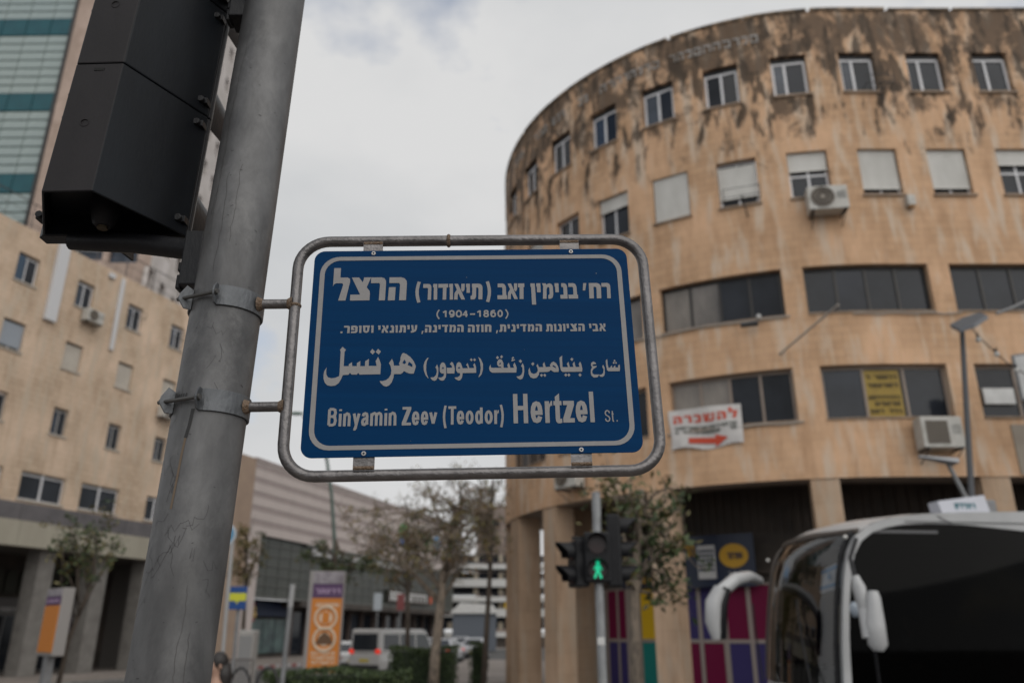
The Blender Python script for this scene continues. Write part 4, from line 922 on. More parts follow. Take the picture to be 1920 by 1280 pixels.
# banner
bn = thing('banner', rf(-5.1, -.1, 6.4), 'white for rent banner with red Hebrew word and red arrow on the wall', 'banner')
BA, BB = rhit(1258, 800)[0], rhit(1393, 800)[0]
def bz(q): return 7.58 + .05 * q
def fb(x, off, y):     # x 0..1, y 0..1 on the cloth, which sags a little
    s_ = BA + (BB - BA) * x; top = 7.52 - .02 * x; bot = 6.42 + .05 * math.sin(x * 9) - .04 * x + (.12 * (x - .7) if x > .7 else 0)
    return rf(s_ + .03 * math.sin(y * 5) * (1 - x), off - .05 - .03 * math.sin(x * 8 + y * 3), bot + (top - bot) * y)
mb = MB(); n = 14
for i in range(n):
    for j in range(8):
        q = [(i / n, j / 8), ((i + 1) / n, j / 8), ((i + 1) / n, (j + 1) / 8), (i / n, (j + 1) / 8)]
        mb.poly([fb(a, 0, b) for a, b in q])
        mb.poly([fb(a, .01, b) for a, b in q][::-1])
cl = mb.build('cloth', mat('banner_cloth', (.6, .58, .56), .7, 0, (.5, .48, .47), 4), bn)
mb = MB(); k = 0
for p in heb_word('הרכשהל', .06, .95, .64, .2, .2):
    ar = sum(p[i][0] * p[(i + 1) % len(p)][1] - p[(i + 1) % len(p)][0] * p[i][1] for i in range(len(p)))
    if ar < 0: p = p[::-1]
    k += 1; mb.poly([fb(a, -.012 - .0004 * (k % 5), b) for a, b in p])
mb.build('lettering', mat('red_print', (.5, .055, .02), .6), cl)
mb = MB()
for yy in (.36, .47): marks(mb, fb, .06, .94, yy, yy + .075, 15, -.022, rnd, dens=.85)
mb.build('small_print', mat('dark_print', (.06, .075, .06), .6), cl)
mb = MB(); mb.poly([fb(a, -.016, b) for a, b in ((.25, .1), (.62, .1), (.62, .02), (.8, .17), (.62, .32), (.62, .24), (.25, .24))]); mb.build('arrow', mat('red_print', (.5, .055, .02)), cl)
# yellow poster behind the glass
t = thing('window_poster', rf(-.42, .19, 7.0), 'yellow printed poster filling the middle pane of the office window', 'poster')
mb = MB(); mb.box(-.9, .02, .185, .2, 6.99, 8.24, 0, rf); pp = mb.build('sheet', mat('yellow_poster', (.3, .2, .012), .5, 0, (.24, .15, .01), 3), t)
mb = MB()
for z, n_, d in ((8.0, 7, .9), (7.78, 6, .7), (7.45, 8, 1), (7.28, 6, .9), (7.08, 7, .9)): marks(mb, rf, -.85, -.03, z, z + .1, n_, .17, rnd, dens=d)
mb.build('print', mat('dark_print2', (.05, .035, .01), .6), pp)

# ------------------------------------------------------------------ left beige building
LP, LD = (-20.6, 37), (.364, 1); lf = straight(LP, LD)
lb = thing('beige_building', (-20.6, 37, 0), 'long beige stone apartment block with roof railing above a cream canopy', 'building')
RNG = []
for k in range(-4, 3):
    c = -4.37 + 3.17 * (k + 1) if False else -4.3 + 3.17 * (k + 4) - 3.17 * 4 + 3.17
    RNG.append(c)
cent = [-10.6, -7.45, -4.3, -1.1, 2.1, 5.22]
HL = []
for i, c in enumerate(cent):
    w3 = .5 if c > -2 else .55
    HL += [(c - w3, c + w3, 16.6, 17.95, 'a', i), (c - w3, c + w3, 13.42, 14.75, 'b', i), (c - .42, c + .42, 10.28, 11.55, 'c', i)]
    HL.append((c - .35 if c > 5 else c - .45 - .9, c + .95 if c < 5 else c + 1.0, 7.2, 8.42, 'd', i))
LS1 = 7.6
mb = wall(lf, -14, LS1, 6.95, 19.2, [h[:4] for h in HL], .28, 3)
mb.build('wall', STONE_L, lb)
mb = MB(); mb.poly([lf(LS1, 0, 0), lf(LS1, 14, 0), lf(LS1, 14, 19.2), lf(LS1, 0, 19.2)]); mb.poly([lf(-14, 0, 19.19), lf(LS1, 0, 19.19), lf(LS1, 14, 19.19), lf(-14, 14, 19.19)]); mb.build('roof', mat('roof_felt', (.16, .15, .14)), lb)
blind = mat('cream_blind', (.5, .46, .4), .7, 0, (.42, .38, .33), 1.5); navyshut = mat('blue_shutter', (.03, .06, .1), .5)
for a, b, z0, z1, fl, i in HL:
    m = (a + b) / 2
    fr = frame_mb(lf, a + .01, b - .01, .14, .2, z0 + .01, z1 - .1, .06, (m,)); wdw = fr.build('window', white_frame if fl != 'c' else mat('grey_window_frame', (.3, .29, .28), .5), lb)
    panes(wdw, lf, [a + .02, m, b - .02], z0 + .04, z1 - .14, .17, [win_blue, win_dark] if fl in 'ac' else win_dark)
    mb = MB(); mb.box(a - .06, b + .06, -.06, .14, z0 - .07, z0 + .01, 0, lf); mb.build('sill', mat('pale_sill', (.4, .36, .31), .8), wdw)
    if fl == 'b' and i != 2: rolling(wdw, lf, a + .02, b - .02, z0 + .05, z1 - .1, .1, blind)
    if fl == 'b' and i == 2: rolling(wdw, lf, a + .02, b - .02, z0 + .2, z1 - .1, .1, mat('grey_slat_shutter', (.3, .33, .37), .5))
    if fl == 'a' and i == 2: mb = MB(); mb.box(a + .02, a + .4, .05, .09, z0 + .03, z1 - .1, 0, lf); mb.build('shutter', navyshut, wdw)
    if fl == 'd': mb = MB(); mb.box(m - .05, m + .05, .1, .14, z0, z1, 0, lf); mb.build('mullion', white_frame, wdw)
# canopy: grey parapet panels over a cream fascia, each slab its own part
s = -14
while s < 8:
    mb = MB(); mb.box(s + .015, s + 2.9 - .015, -.35, -.05, 6.28, 7.0, 0, lf); mb.build('parapet_panel', mat('grey_parapet', (.13, .12, .125), .8, 0, (.09, .085, .09), 1.5), lb)
    mb = MB(); mb.box(s + .01, s + 2.9 - .01, -.5, .1, 5.2, 6.25, 0, lf); mb.build('fascia_panel', mat('cream_fascia', (.36, .335, .27), .75, 0, (.3, .275, .22), .8, (1, 1, .3)), lb); s += 2.9
mb = MB(); mb.box(-14, 8, .1, 5.2, 5.3, 5.5, 0, lf); mb.box(-14, 8, -.34, .27, 6.251, 6.28, 0, lf); mb.build('canopy_slab', mat('concrete_soffit', (.15, .14, .13), .85), lb)
pil = mat('grey_pillar_stone', (.2, .19, .175), .8, 0, (.14, .13, .12), 2)
for s0 in (-9.9, -6.8, -3.7, -.72, 2.33, 5.4):
    mb = MB(); mb.box(s0, s0 + .82, .0, .8, 0, 5.29, 0, lf); mb.build('pillar', pil, lb, bevel=.01)
mb = MB(); mb.box(-14, 8, 4.2, 4.3, 0, 5.3, 0, lf); mb.build('shop_front_wall', shop_dark, lb)
for s0 in (-9.0, -5.8, -2.7, .3, 3.4):
    mb = MB(); mb.box(s0, s0 + 2.2, 3.95, 4.1, 2.55, 3.3, 0, lf); sb = mb.build('shop_fascia', mat('grey_shop_fascia', (.13, .125, .125), .6), lb)
    mb = MB(); marks(mb, lf, s0 + .3, s0 + 1.9, 2.68, 2.86, 8, 3.93, rnd, dens=.9); mb.build('print', wht, sb)
    for q in range(2):
        mb = MB(); a = s0 + .05 + 1.1 * q; mb.box(a, a + 1.0, 4.1, 4.14, .1, 2.5, 0, lf); mb.build('shop_pane', win_dark, lb)
    fr = frame_mb(lf, s0, s0 + 2.2, 4.04, 4.16, .02, 2.54, .05, (s0 + 1.1,)); fr.build('shop_frame', grey_metal, lb)
    for q in range(3):   # arched blind panels above the shop sign
        mb = MB(); c = s0 + .35 + .75 * q; ol = [(c - .3, 3.5), (c + .3, 3.5), (c + .3, 4.3)] + [(c + .3 * math.cos(R(a)), 4.3 + .3 * math.sin(R(a))) for a in range(15, 180, 15)] + [(c - .3, 4.3)]
        mb.prism(ol, 4.05, 4.15, lf); mb.build('arched_panel', mat('olive_arch_panel', (.035, .035, .025), .6), lb)
# poster in the shop window and pale door posts
mb = MB(); mb.box(4.0, 5.1, 3.9, 3.93, .6, 2.5, 0, lf); mb.build('shop_poster', mat('shop_poster_print', (.35, .3, .36), .5, 0, (.04, .03, .04), 3.5, (1, 1, 1), (.42, .55)), lb)
mb = MB(); mb.box(3.2, 3.4, .9, 1.1, 0, 2.6, 0, lf); mb.box(3.6, 3.75, .9, 1.1, 0, 2.6, 0, lf); mb.build('door_post', mat('pale_post', (.36, .36, .36), .6), lb)
# ducts and roof railing
duct = mat('white_duct', (.55, .55, .56), .5)
mb = MB(); mb.box(-3.08, -2.5, -.22, -.01, 15.3, 19.3, 0, lf); mb.build('duct', duct, lb, bevel=.02)
mb = MB(); mb.box(.82, 1.02, -.14, -.01, 15.1, 19.0, 0, lf); mb.build('duct', duct, lb, bevel=.02)
mb = MB(); s = -14
while s < LS1: mb.tube([lf(s, .15, 19.2), lf(s, .15, 20.55)], .03, 5); s += 1.9
for z in (20.55, 20.0, 19.5): mb.tube([lf(-14, .15, z), lf(LS1, .15, z)], .025 if z > 20.3 else .012, 5)
mb.build('roof_railing', mat('railing_brown', (.075, .06, .055), .6), lb)
mb = MB(); mb.box(.0, .35, -.16, -.02, 18.75, 19.0, 0, lf); mb.build('junction_box', duct, lb)
def lab(s_, z, lbl, dark=False): 
    if not dark: return ac_unit(lf, s_, z, .95, .62, .4, lbl)
    small_rack(lf, s_, s_ + .8, z, lbl, False)
lab(-1.15, 15.95, 'white air conditioner with black fan below the third floor window beside the white duct')
lab(4.55, 12.55, 'cream air conditioner under the blind nearest the pole on the beige building')
lab(1.75, 17.35, 'dark window rack on the top floor just right of the thin white duct', True)
lab(4.85, 17.2, 'dark window rack on the top floor beside the grey pole', True)

# ------------------------------------------------------------------ tower behind it
TP, TD = (-30, 62), (1, -.02); tf = straight(TP, TD); SC_ = -1.06
tw = thing('office_tower', (-38, 66, 0), 'tall stone clad office tower with a teal banded glass wall', 'tower')
c0 = tf(SC_, 0, 0); tg = straight((c0[0], c0[1]), (-.107, 1))
big = [(-8.4, -5.4, 31.9, 33.4), (-4.9, -2.3, 31.6, 33.6), (-8.4, -5.4, 27.5, 29), (-4.9, -2.3, 27.4, 29)]
wall(tf, -12.6, SC_, 15, 74, big, .5, 4).build('wall', STONE_T, tw)
for a, b, z0, z1 in big:
    mb = MB(); mb.box(a, b, .4, .45, z0, z1 - .5, 0, tf); wd_ = mb.build('window', win_blue, tw)
    mb = MB(); mb.box(a, b, .1, .35, z1 - .5, z1, 0, tf); mb.build('lintel', dark_frame, wd_)
hl = []
for j in range(10):
    for k in range(5): hl.append((-.75 + .6 + 3.2 * k, .55 + .6 + 3.2 * k, 25.1 + 4.27 * j, 26.9 + 4.27 * j))
wall(tg, 0, 17, 15, 74, hl, .45, 4).build('side_wall', STONE_TP, tw)
me = None
for a, b, z0, z1 in hl:
    mb = MB(); mb.box(a, b, .4, .44, z0, z1, 0, tg); mb.build('window', win_dark, tw)
band = mat('teal_spandrel', (.01, .085, .1), .25, 0, (.008, .065, .08), .6); paneA = mat('pale_green_glass', (.33, .385, .365), .12, 0, (.25, .3, .29), .9, spec=.6); mull = mat('green_mullion', (.03, .075, .06), .4)
mb = MB(); mb.box(-32, -12.6, .35, .6, 15, 74, 0, tf); mb.build('glass_wall_back', mull, tw)
z = 15.0 - 8.75 + 37.2 - 3 * 8.75 + 2.0
base0 = 39.8 - 1.0 - 3 * 8.75
sh = None; shb = None
j = 0
for fl in range(0, 8):
    zb = base0 + fl * 8.75
    for k in range(7):
        a = -14.95 + 2.3 - 2.38 * (k + 1)
        if shb is None:
            mb = MB(); mb.box(a, a + 2.3, .24, .34, zb, zb + 1.9, 0, tf); o = mb.build('spandrel', band, tw); shb = (o.data, a, zb)
        else:
            p0 = tf(shb[1], 0, 0); p1 = tf(a, 0, 0); piece('spandrel', shb[0], tw, (p1[0] - p0[0] + ORG[tw.name][0], p1[1] - p0[1] + ORG[tw.name][1], zb - shb[2]))
        for r in range(7 if k < 6 else 7):
            zz = zb + 1.98 + r * .965
            if sh is None:
                mb = MB(); mb.box(a, a + 2.3, .26, .34, zz, zz + .82, 0, tf); o = mb.build('pane', paneA, tw); sh = (o.data, a, zz)
            elif j < 290 and 28 < zz < 66:
                p0 = tf(sh[1], 0, 0); p1 = tf(a, 0, 0); piece('pane', sh[0], tw, (p1[0] - p0[0] + ORG[tw.name][0], p1[1] - p0[1] + ORG[tw.name][1], zz - sh[2])); j += 1
mb = MB(); mb.box(-12.95, -12.6, -.05, .6, 15, 74, 0, tf); mb.build('corner_trim', dark_frame, tw)
mb = MB(); mb.poly([tf(-32, .3, 74), tf(SC_, .3, 74), tg(17, 0, 74)]); mb.build('roof', mat('roof_felt', (.16, .15, .14)), tw)

# ------------------------------------------------------------------ pink shopping centre down the street
MA = atz(482, 862, 13.4); MBp = atz(820, 978, 13.4); MD = (MBp[0] - MA[0], MBp[1] - MA[1]); ML = math.hypot(*MD)
mf = straight((MA[0], MA[1]), MD)
def mp_(u, v): return on_plane(u, v, MA, MD)
ml = thing('shopping_centre', (MA[0], MA[1], 0), 'low pink banded shopping centre with dark glazed middle and street shops', 'building')
pinkA = mat('pink_cladding', (.49, .425, .4), .8, 0, (.45, .39, .365), 1); pinkB = mat('rose_cladding', (.345, .285, .27), .8, 0, (.31, .26, .245), 1)
ME = ML * 1.18
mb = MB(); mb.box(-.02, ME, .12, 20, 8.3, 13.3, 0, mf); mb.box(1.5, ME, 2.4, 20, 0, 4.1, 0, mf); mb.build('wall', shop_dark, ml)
zz = 8.3; k = 0
while zz < 13.3:
    h = .62 if k % 2 == 0 else .36
    n = 5
    for i in range(n):
        mb = MB(); mb.box(ME * i / n + .01, ME * (i + 1) / n - .01, 0 if k % 2 == 0 else .03, .12, zz + .01, min(zz + h - .01, 13.4), 0, mf); mb.build('cladding_band', pinkA if k % 2 == 0 else pinkB, ml)
    zz += h; k += 1
mb = MB(); mb.box(-.05, ME, -.06, .4, 13.4, 13.6, 0, mf); mb.build('parapet_cap', pinkB, ml)
mb = MB(); mb.box(-2.6, -.02, .0, 1.5, 0, 13.5, 0, mf); mb.build('corner_pier', mat('tan_pier', (.33, .24, .175), .8, 0, (.28, .2, .15), 1), ml)
mb = MB(); mb.box(0, 1.5, 0, 2, 0, 8.3, 0, mf); mb.build('pier', pinkA, ml)
mb = MB(); mb.box(-6.5, -2.62, .6, 12, 0, 13.2, 0, mf); sd_ = mb.build('side_wall', mat('olive_side', (.08, .07, .05), .7), ml)
for z in (11.2, 8.2, 5.0):
    mb = MB(); mb.box(-6.2, -2.9, .5, .58, z, z + 1.5, 0, mf); mb.build('window', win_dark, ml)
    mb = MB(); mb.box(-6.4, -2.7, .45, .57, z - .5, z - .1, 0, mf); mb.build('ledge', mat('olive_ledge', (.1, .11, .05), .7), ml)
scr = mat('dark_green_screen', (.055, .058, .048), .4, 0, (.035, .038, .032), .5)
n = 26
for i in range(n):
    a = 1.5 + (ME - 1.5) * i / n; b = 1.5 + (ME - 1.5) * (i + 1) / n
    mb = MB(); mb.box(a + .04, b - .04, .3, .45, 4.2, 8.25, 0, mf); mb.build('glazing_panel', scr, ml)
mb = MB(); 
for z in (4.9, 5.6, 6.3, 7.0, 7.7): mb.box(1.5, ME, .22, .3, z, z + .06, 0, mf)
mb.box(1.5, ME, .1, .46, 4.02, 4.18, 0, mf); mb.box(8, ME, .0, .2, 8.1, 8.28, 0, mf)
mb.build('glazing_rail', mat('screen_rail', (.1, .1, .09), .5), ml)
mb = MB(); mb.box(9, 30, .05, .15, 7.55, 8.0, 0, mf); mb.build('light_strip_board', mat('pale_strip', (.42, .42, .42), .5), ml)
# shop units
mb = MB(); mb.box(1.6, 9.5, 1.9, 2.3, 2.9, 3.9, 0, mf); mb.build('shop_fascia', mat('blue_shop_fascia', (.008, .02, .06), .5), ml)
for i in range(5):
    mb = MB(); a = 1.8 + i * 1.55; mb.box(a, a + 1.45, 2.2, 2.3, .3, 2.7, 0, mf); mb.build('shop_pane', mat('teal_shop_window', (.1, .16, .15), .3, 0, (.02, .03, .04), 1.2), ml)
for i in range(14):
    mb = MB(); a = 10 + i * 2.5; mb.box(a, a + 2.3, 2.25, 2.35, .1, 3.3, 0, mf); mb.build('shop_pane', win_dark, ml)
    mb = MB(); mb.box(a - .15, a - .02, 1.9, 2.3, 0, 4.0, 0, mf); mb.build('shop_post', mat('brown_post', (.12, .09, .08), .6), ml)
mb = MB(); mb.box(8, ME, .1, 2.0, 3.6, 4.05, 0, mf); mb.build('canopy', shop_dark, ml)
s0, z0 = mp_(728, 1122); s1, _ = mp_(806, 1122)
t = thing('shop_sign', mf((s0 + s1) / 2, -.1, z0), 'white lettered shop sign on the dark canopy of the shopping centre', 'shop sign')
mb = MB(); mb.box(s0, s1, -.02, .08, z0 - .3, z0 + .9, 0, mf); b_ = mb.build('board', shop_dark, t)
mb = MB(); marks(mb, mf, s0 + .3, s1 - .8, z0 - .1, z0 + .7, 10, -.04, rnd, dens=1); mb.build('print', white_paint, b_)
mb = MB(); mb.box(s1 - .1, s1 + .5, -.05, .0, z0 - .1, z0 + .6, 0, mf); mb.build('red_mark', mat('orange_red', (.5, .09, .03), .5), b_)
s0, z0 = mp_(495, 1165); s1, z1 = mp_(515, 1128)
t = thing('shop_emblem', mf(s0, 1.6, z0), 'red shop emblem with a cream figure on the blue shop fascia', 'shop sign')
mb = MB(); mb.box(s0, s1, 1.5, 1.7, z0, z1, 0, mf); e = mb.build('board', mat('deep_red', (.3, .02, .015), .5), t, bevel=.1)
mb = MB(); mb.ball(mf((s0 + s1) / 2 + .2, 1.45, z1 - .45), .2); mb.ball(mf((s0 + s1) / 2 + .2, 1.45, z0 + .5), .26); mb.build('figure', mat('cream_figure', (.6, .42, .15), .5), e, smooth=True)
for (u, v, r_, cn, cc, lb_) in ((757, 996, .75, 'green_disc', (.03, .25, .05), 'green round sign disc high on the pink wall behind the tree'), (757, 1014, .6, 'blue_disc', (.02, .12, .4), 'blue round sign disc directly beneath the green disc on the pink wall'), (818, 1018, .7, 'light_blue_disc', (.05, .3, .6), 'light blue sign disc at the far right of the pink wall')):
    a, z = mp_(u, v); t = thing('wall_sign', mf(a, -.1, z), lb_, 'sign disc', 'coloured sign discs on the pink wall')
    mb = MB(); mb.prism([(a + r_ * 1.5 * math.cos(R(q)), z + r_ * math.sin(R(q))) for q in range(0, 360, 20)], -.15, 0, mf); mb.build('disc', mat(cn, cc, .4), t)
a0, z0 = mp_(775, 1022); a1, z1 = mp_(810, 1005)
t = thing('wall_sign', mf(a0, -.1, z0), 'green lettered sign between the discs on the pink wall', 'shop sign')
mb = MB(); marks(mb, mf, a0, a1, z0, z1, 6, -.08, rnd, dens=1); mb.build('print', mat('green_disc', (.03, .25, .05)), t)

# ------------------------------------------------------------------ far end of the street
ff = straight((-9.5, 105), (1, .1))
fb_ = thing('white_building', (0, 105, 0), 'far white office building with stacked balcony slabs at the street end', 'building')
for i, z in enumerate((1.2, 3.6, 5.4, 7.2, 9.4)):
    mb = MB(); mb.box(0, 14, 0 if i else .5, 6, z, z + (.95 if i % 2 else .6), 0, ff); mb.build('floor_slab', mat('white_slab', (.5, .5, .49), .6), fb_)
    mb = MB(); mb.box(.2, 13.8, 1.2, 6, z + .96, z + (2.4 if i == 0 else 1.79), 0, ff); mb.build('window_band', win_dark, fb_)
    for q in range(4):
        mb = MB(); mb.box(1.5 + q * 3.2, 2.1 + q * 3.2, .9, 1.19, z + .96, z + 1.78, 0, ff); mb.build('curtain_or_reflection', mat('tan_curtain', (.3, .26, .2), .7), fb_)
mb = MB(); mb.box(0, 14, 1.0, 6, 0, 1.2, 0, ff); mb.build('base_wall', shop_dark, fb_)
mb = MB(); mb.box(8.6, 9.6, .2, .5, 4.6, 5.4, 0, ff); mb.build('sign_panel', mat('yellow_panel', (.6, .38, .01)), fb_)
g1 = straight((-6.2, 88), (1, 0))
t = thing('grey_kiosk', (-3.5, 88, 0), 'grey blue street kiosk with a white roof far down the road', 'kiosk')
mb = MB(); mb.box(0, 4.5, 0, 3, 0, 3.6, 0, g1); mb.build('wall', mat('slate_blue', (.1, .115, .14), .6), t)
mb = MB(); mb.prism([(-.3, 3.62), (4.8, 3.62), (4.2, 4.5), (.8, 4.7)], -.3, 3.3, g1); mb.build('roof', white_paint, t)
bf = straight((-6.5, 150), (1, 0))
t = thing('brown_block', (-2, 150, 0), 'distant brown apartment block behind the bare trees', 'building')
mb = MB(); mb.box(0, 9.5, 0, 10, 0, 24, 0, bf); bwall = mb.build('wall', mat('brown_render', (.3, .24, .21), .8, 0, (.17, .13, .11), .4), t)
for i in range(4):
    for j in range(6): mb = MB(); mb.box(.8 + 2.2 * i, 2.0 + 2.2 * i, -.05, 0, 4 + 3.2 * j, 5.6 + 3.2 * j, 0, bf); mb.build('window', win_dark, t)
# ------------------------------------------------------------------ ground
def struct(o, name=None): o['kind'] = 'structure'; return o
asph = mat('asphalt', (.052, .051, .05), .9, 0, (.075, .073, .07), 1.2, (1, 1, 1), (.35, .65), .4, 60)
mb = MB(); mb.poly([(-900, -60, -.12), (900, -60, -.12), (900, 1800, -.12), (-900, 1800, -.12)]); struct(mb.build('road', asph))
def paving():
    m = stone('paving_slabs', (.2, .175, .155), (.165, .145, .13), (.09, .08, .07), bw=.4, rh=.4); return m
pav = paving(); kerbm = mat('kerb_stone', (.25, .245, .235), .8, 0, (.17, .165, .16), 3)
def pavement(pts):
    mb = MB(); k = len(pts); uv = [(p[0], p[1]) for p in pts]
    mb.poly([(x, y, 0) for x, y in pts], 0, uv)
    for i in range(k): a, b = pts[i], pts[(i + 1) % k]; mb.poly([(a[0], a[1], -.12), (b[0], b[1], -.12), (b[0], b[1], 0), (a[0], a[1], 0)], 1)
    return struct(mb.build('pavement', [pav, kerbm]))
pavement([(-7, -8), (2.2, -8), (2.2, 5.5), (1, 6.2), (-7, 6.2)])
pavement([(-1.5, 18.4), (1.0, 17.2), (30, 17.0), (30, 40), (-3.2, 60), (-3.2, 22)])
p0, p1 = lf(-30, -5, 0), lf(9, -5, 0); q0, q1 = lf(9, 12, 0), lf(-30, 12, 0)
pavement([p0[:2], p1[:2], q1 and q0[:2], q1[:2]])
a, b, c, d = mf(-8, -6, 0), mf(70, -4, 0), mf(70, 5, 0), mf(-8, 5, 0); pavement([a[:2], b[:2], c[:2], d[:2]])
pavement([(-9.2, 12.5), (-.9, 12.5), (-1.6, 17), (-4.2, 33), (-9.6, 31)])
# red and white kerb
A_, B_ = Vector(atz(395, 1256, 0)), Vector(atz(575, 1243, 0)); n = 16
kr = struct(thing('kerb', tuple(A_), None, None)); redk = mat('red_kerb_paint', (.3, .07, .06), .7, 0, (.22, .1, .09), 3); whk = mat('white_kerb_paint', (.45, .43, .42), .7, 0, (.3, .28, .27), 3)
for i in range(n):
    p = A_.lerp(B_, (i + .02) / n); q = A_.lerp(B_, (i + .98) / n); mb = MB()
    mb.hexa([(p.x, p.y, -.12), (q.x, q.y, -.12), (q.x, q.y + .25, -.12), (p.x, p.y + .25, -.12), (p.x, p.y, .06), (q.x, q.y, .06), (q.x, q.y + .25, .06), (p.x, p.y + .25, .06)])
    mb.build('kerb_block', redk if i % 2 else whk, kr)
# painted lane line
mb = MB()
for i in range(8): y = 36 + i * 7; x = -4.6 - .0 * i; mb.poly([(x, y, -.116), (x + .14, y, -.116), (x + .14, y + 3, -.116), (x, y + 3, -.116)])
struct(mb.build('lane_marking', mat('road_paint', (.5, .5, .48), .7)))

# ------------------------------------------------------------------ trees and hedges
bark = mat('bark', (.11, .085, .065), .9, 0, (.06, .048, .04), 14, (1, 1, .3), (.35, .65), .5, 50)
bark_p = mat('pale_mottled_bark', (.25, .2, .155), .9, 0, (.12, .1, .08), 9, (1, 1, .5), (.4, .6), .5, 50)
leafs = {'g': [mat('leaf_green', (.05, .075, .022), .6), mat('leaf_dark', (.025, .045, .014), .6), mat('leaf_olive', (.1, .085, .025), .6)],
         'y': [mat('leaf_olive_pale', (.17, .14, .045), .7), mat('leaf_brown', (.17, .1, .04), .7), mat('leaf_green_dull', (.06, .07, .03), .7)],
         'h': [mat('hedge_green', (.035, .06, .016), .6), mat('hedge_dark', (.018, .034, .01), .6), mat('hedge_light', (.06, .085, .025), .6)]}
def leaf(mb, c, sz, r, k):
    a = Vector((r.gauss(0, 1), r.gauss(0, 1), r.gauss(0, 1))).normalized(); b = a.cross(Vector((r.gauss(0, 1), r.gauss(0, 1), r.gauss(0, 1)))).normalized(); s = sz * r.uniform(.6, 1.3)
    c = Vector(c); mb.poly([c - a * s, c + b * s * .42, c + a * s, c - b * s * .42], k)
def make_tree(label, path, r0, cc, cr, nl, leaf_sz, tone, seed, cat='tree', bk=None, twigs=5, group='street trees', limbs=14):
    r = random.Random(seed); path = [Vector(p) for p in path]
    t = thing('street_tree', tuple(path[0]), label, cat, group)
    mb = MB(); k = len(path); mb.tube(path, [r0 * (1 - .6 * i / (k - 1)) for i in range(k)], 9)
    cc = Vector(cc); tips = []
    for i in range(limbs):
        f = r.uniform(.45, 1); j = f * (k - 1); a = path[int(j)].lerp(path[min(int(j) + 1, k - 1)], j - int(j))
        while True:
            q = Vector((r.uniform(-1, 1), r.uniform(-1, 1), r.uniform(-1, 1)))
            if .3 < q.length < 1: break
        e = cc + Vector((q.x * cr[0], q.y * cr[1], q.z * cr[2])); m = a.lerp(e, .5) + Vector((r.uniform(-.2, .2), r.uniform(-.2, .2), r.uniform(-.1, .25))) * (e - a).length * .5
        pts = [a, a.lerp(m, .6), m, m.lerp(e, .5) + Vector((0, 0, .03)), e]; mb.tube(pts, [r0 * .3, r0 * .25, r0 * .18, r0 * .11, r0 * .05], 5)
        for w_ in range(twigs):
            b0 = pts[r.choice((2, 3, 3, 4))]; d = Vector((r.gauss(0, 1), r.gauss(0, 1), r.gauss(0, .8))).normalized() * min(cr) * r.uniform(.2, .5)
            mid = b0 + d * .5 + Vector((0, 0, r.uniform(-.05, .05))); e2 = b0 + d; mb.tube([b0, mid, e2], [r0 * .08, r0 * .055, r0 * .03], 4, caps=False); tips.append((b0, mid, e2))
            for u_ in range(2):
                e3 = mid + Vector((r.gauss(0, 1), r.gauss(0, 1), r.gauss(0, .9))).normalized() * d.length * r.uniform(.3, .6)
                mb.tube([mid, e3], [r0 * .045, r0 * .02], 3, caps=False); tips.append((mid, mid.lerp(e3, .5), e3))
    mb.build('trunk', bk or bark, t, smooth='full')
    mb = MB()
    clumps = [r.random() for _ in tips]
    for i in range(nl):
        while True:
            ti = r.randrange(len(tips))
            if clumps[ti] > .35 or r.random() < .15: break
        a, m, e = tips[ti]; c = m.lerp(e, r.random() * 1.1) + Vector((r.gauss(0, 1), r.gauss(0, 1), r.gauss(0, 1))) * leaf_sz * 1.1
        leaf(mb, c, leaf_sz, r, 0 if clumps[ti] > .7 else (1 if clumps[ti] > .5 else 2))
    mb.build('crown', leafs[tone], t); return t
P = aty
def gz(u, v, Y, z=0): x = aty(u, v, Y); return (x[0], Y, z)
b0 = gz(1197, 1275, 14.5)
make_tree('leafy young tree with pale mottled trunk behind the pedestrian signal', [b0, (b0[0] - .02, 14.5, 1.2), (b0[0] + .0, 14.5, 2.3), (b0[0] + .1, 14.5, 3.2), (b0[0] + .25, 14.6, 4.2)], .12, (b0[0] - .1, 14.4, 3.45), (1.55, 1.0, 1.55), 1050, .085, 'g', 21, bk=bark_p, twigs=6, limbs=20)
b1_ = gz(812, 1280, 24); b2_ = aty(830, 1080, 24)
make_tree('half bare tree with pale slim trunk standing in the hedge left of the round building', [b1_, (b1_[0] + .03, 24, 1.2), (b1_[0] + .12, 24, 2.2), b2_, (b2_[0] + .3, 24.2, 4.6), (b2_[0] + .5, 24.3, 5.6)], .16, aty(806, 985, 24), (2.6, 1.9, 1.75), 2300, .065, 'y', 12, bk=bark_p, twigs=13, limbs=40)
b3_ = gz(906, 1260, 27)
make_tree('tall thin bare tree beside the left edge of the round building', [b3_, (b3_[0] + .1, 27, 2), (b3_[0] + .2, 27, 4), aty(922, 960, 27), aty(925, 900, 27)], .1, aty(908, 965, 27), (.75, 1.0, 1.9), 1000, .06, 'y', 13, twigs=8, limbs=20)
make_tree('small green street tree with leaning trunk before the cream canopy', [gz(108, 1275, 19.5), aty(128, 1200, 19.5), aty(146, 1156, 19.5), aty(176, 1081, 19.5), aty(180, 1000, 19.5)], .06, aty(176, 1000, 19.5), (.95, .9, .75), 750, .07, 'g', 14, twigs=6, limbs=12)
make_tree('yellowing tree against the tan corner of the shopping centre', [gz(452, 1240, 40), aty(458, 1150, 40), aty(462, 1060, 40), aty(463, 1000, 40)], .12, aty(463, 1032, 40), (1.0, 1.0, 1.9), 1100, .09, 'y', 15, limbs=16)
make_tree('dark green tree rising behind the orange advertising totem', [gz(628, 1240, 33), aty(628, 1150, 33), aty(628, 1080, 33), aty(630, 1010, 33)], .12, aty(632, 1048, 33), (2.2, 1.3, .9), 1500, .085, 'g', 16, twigs=5, limbs=16)
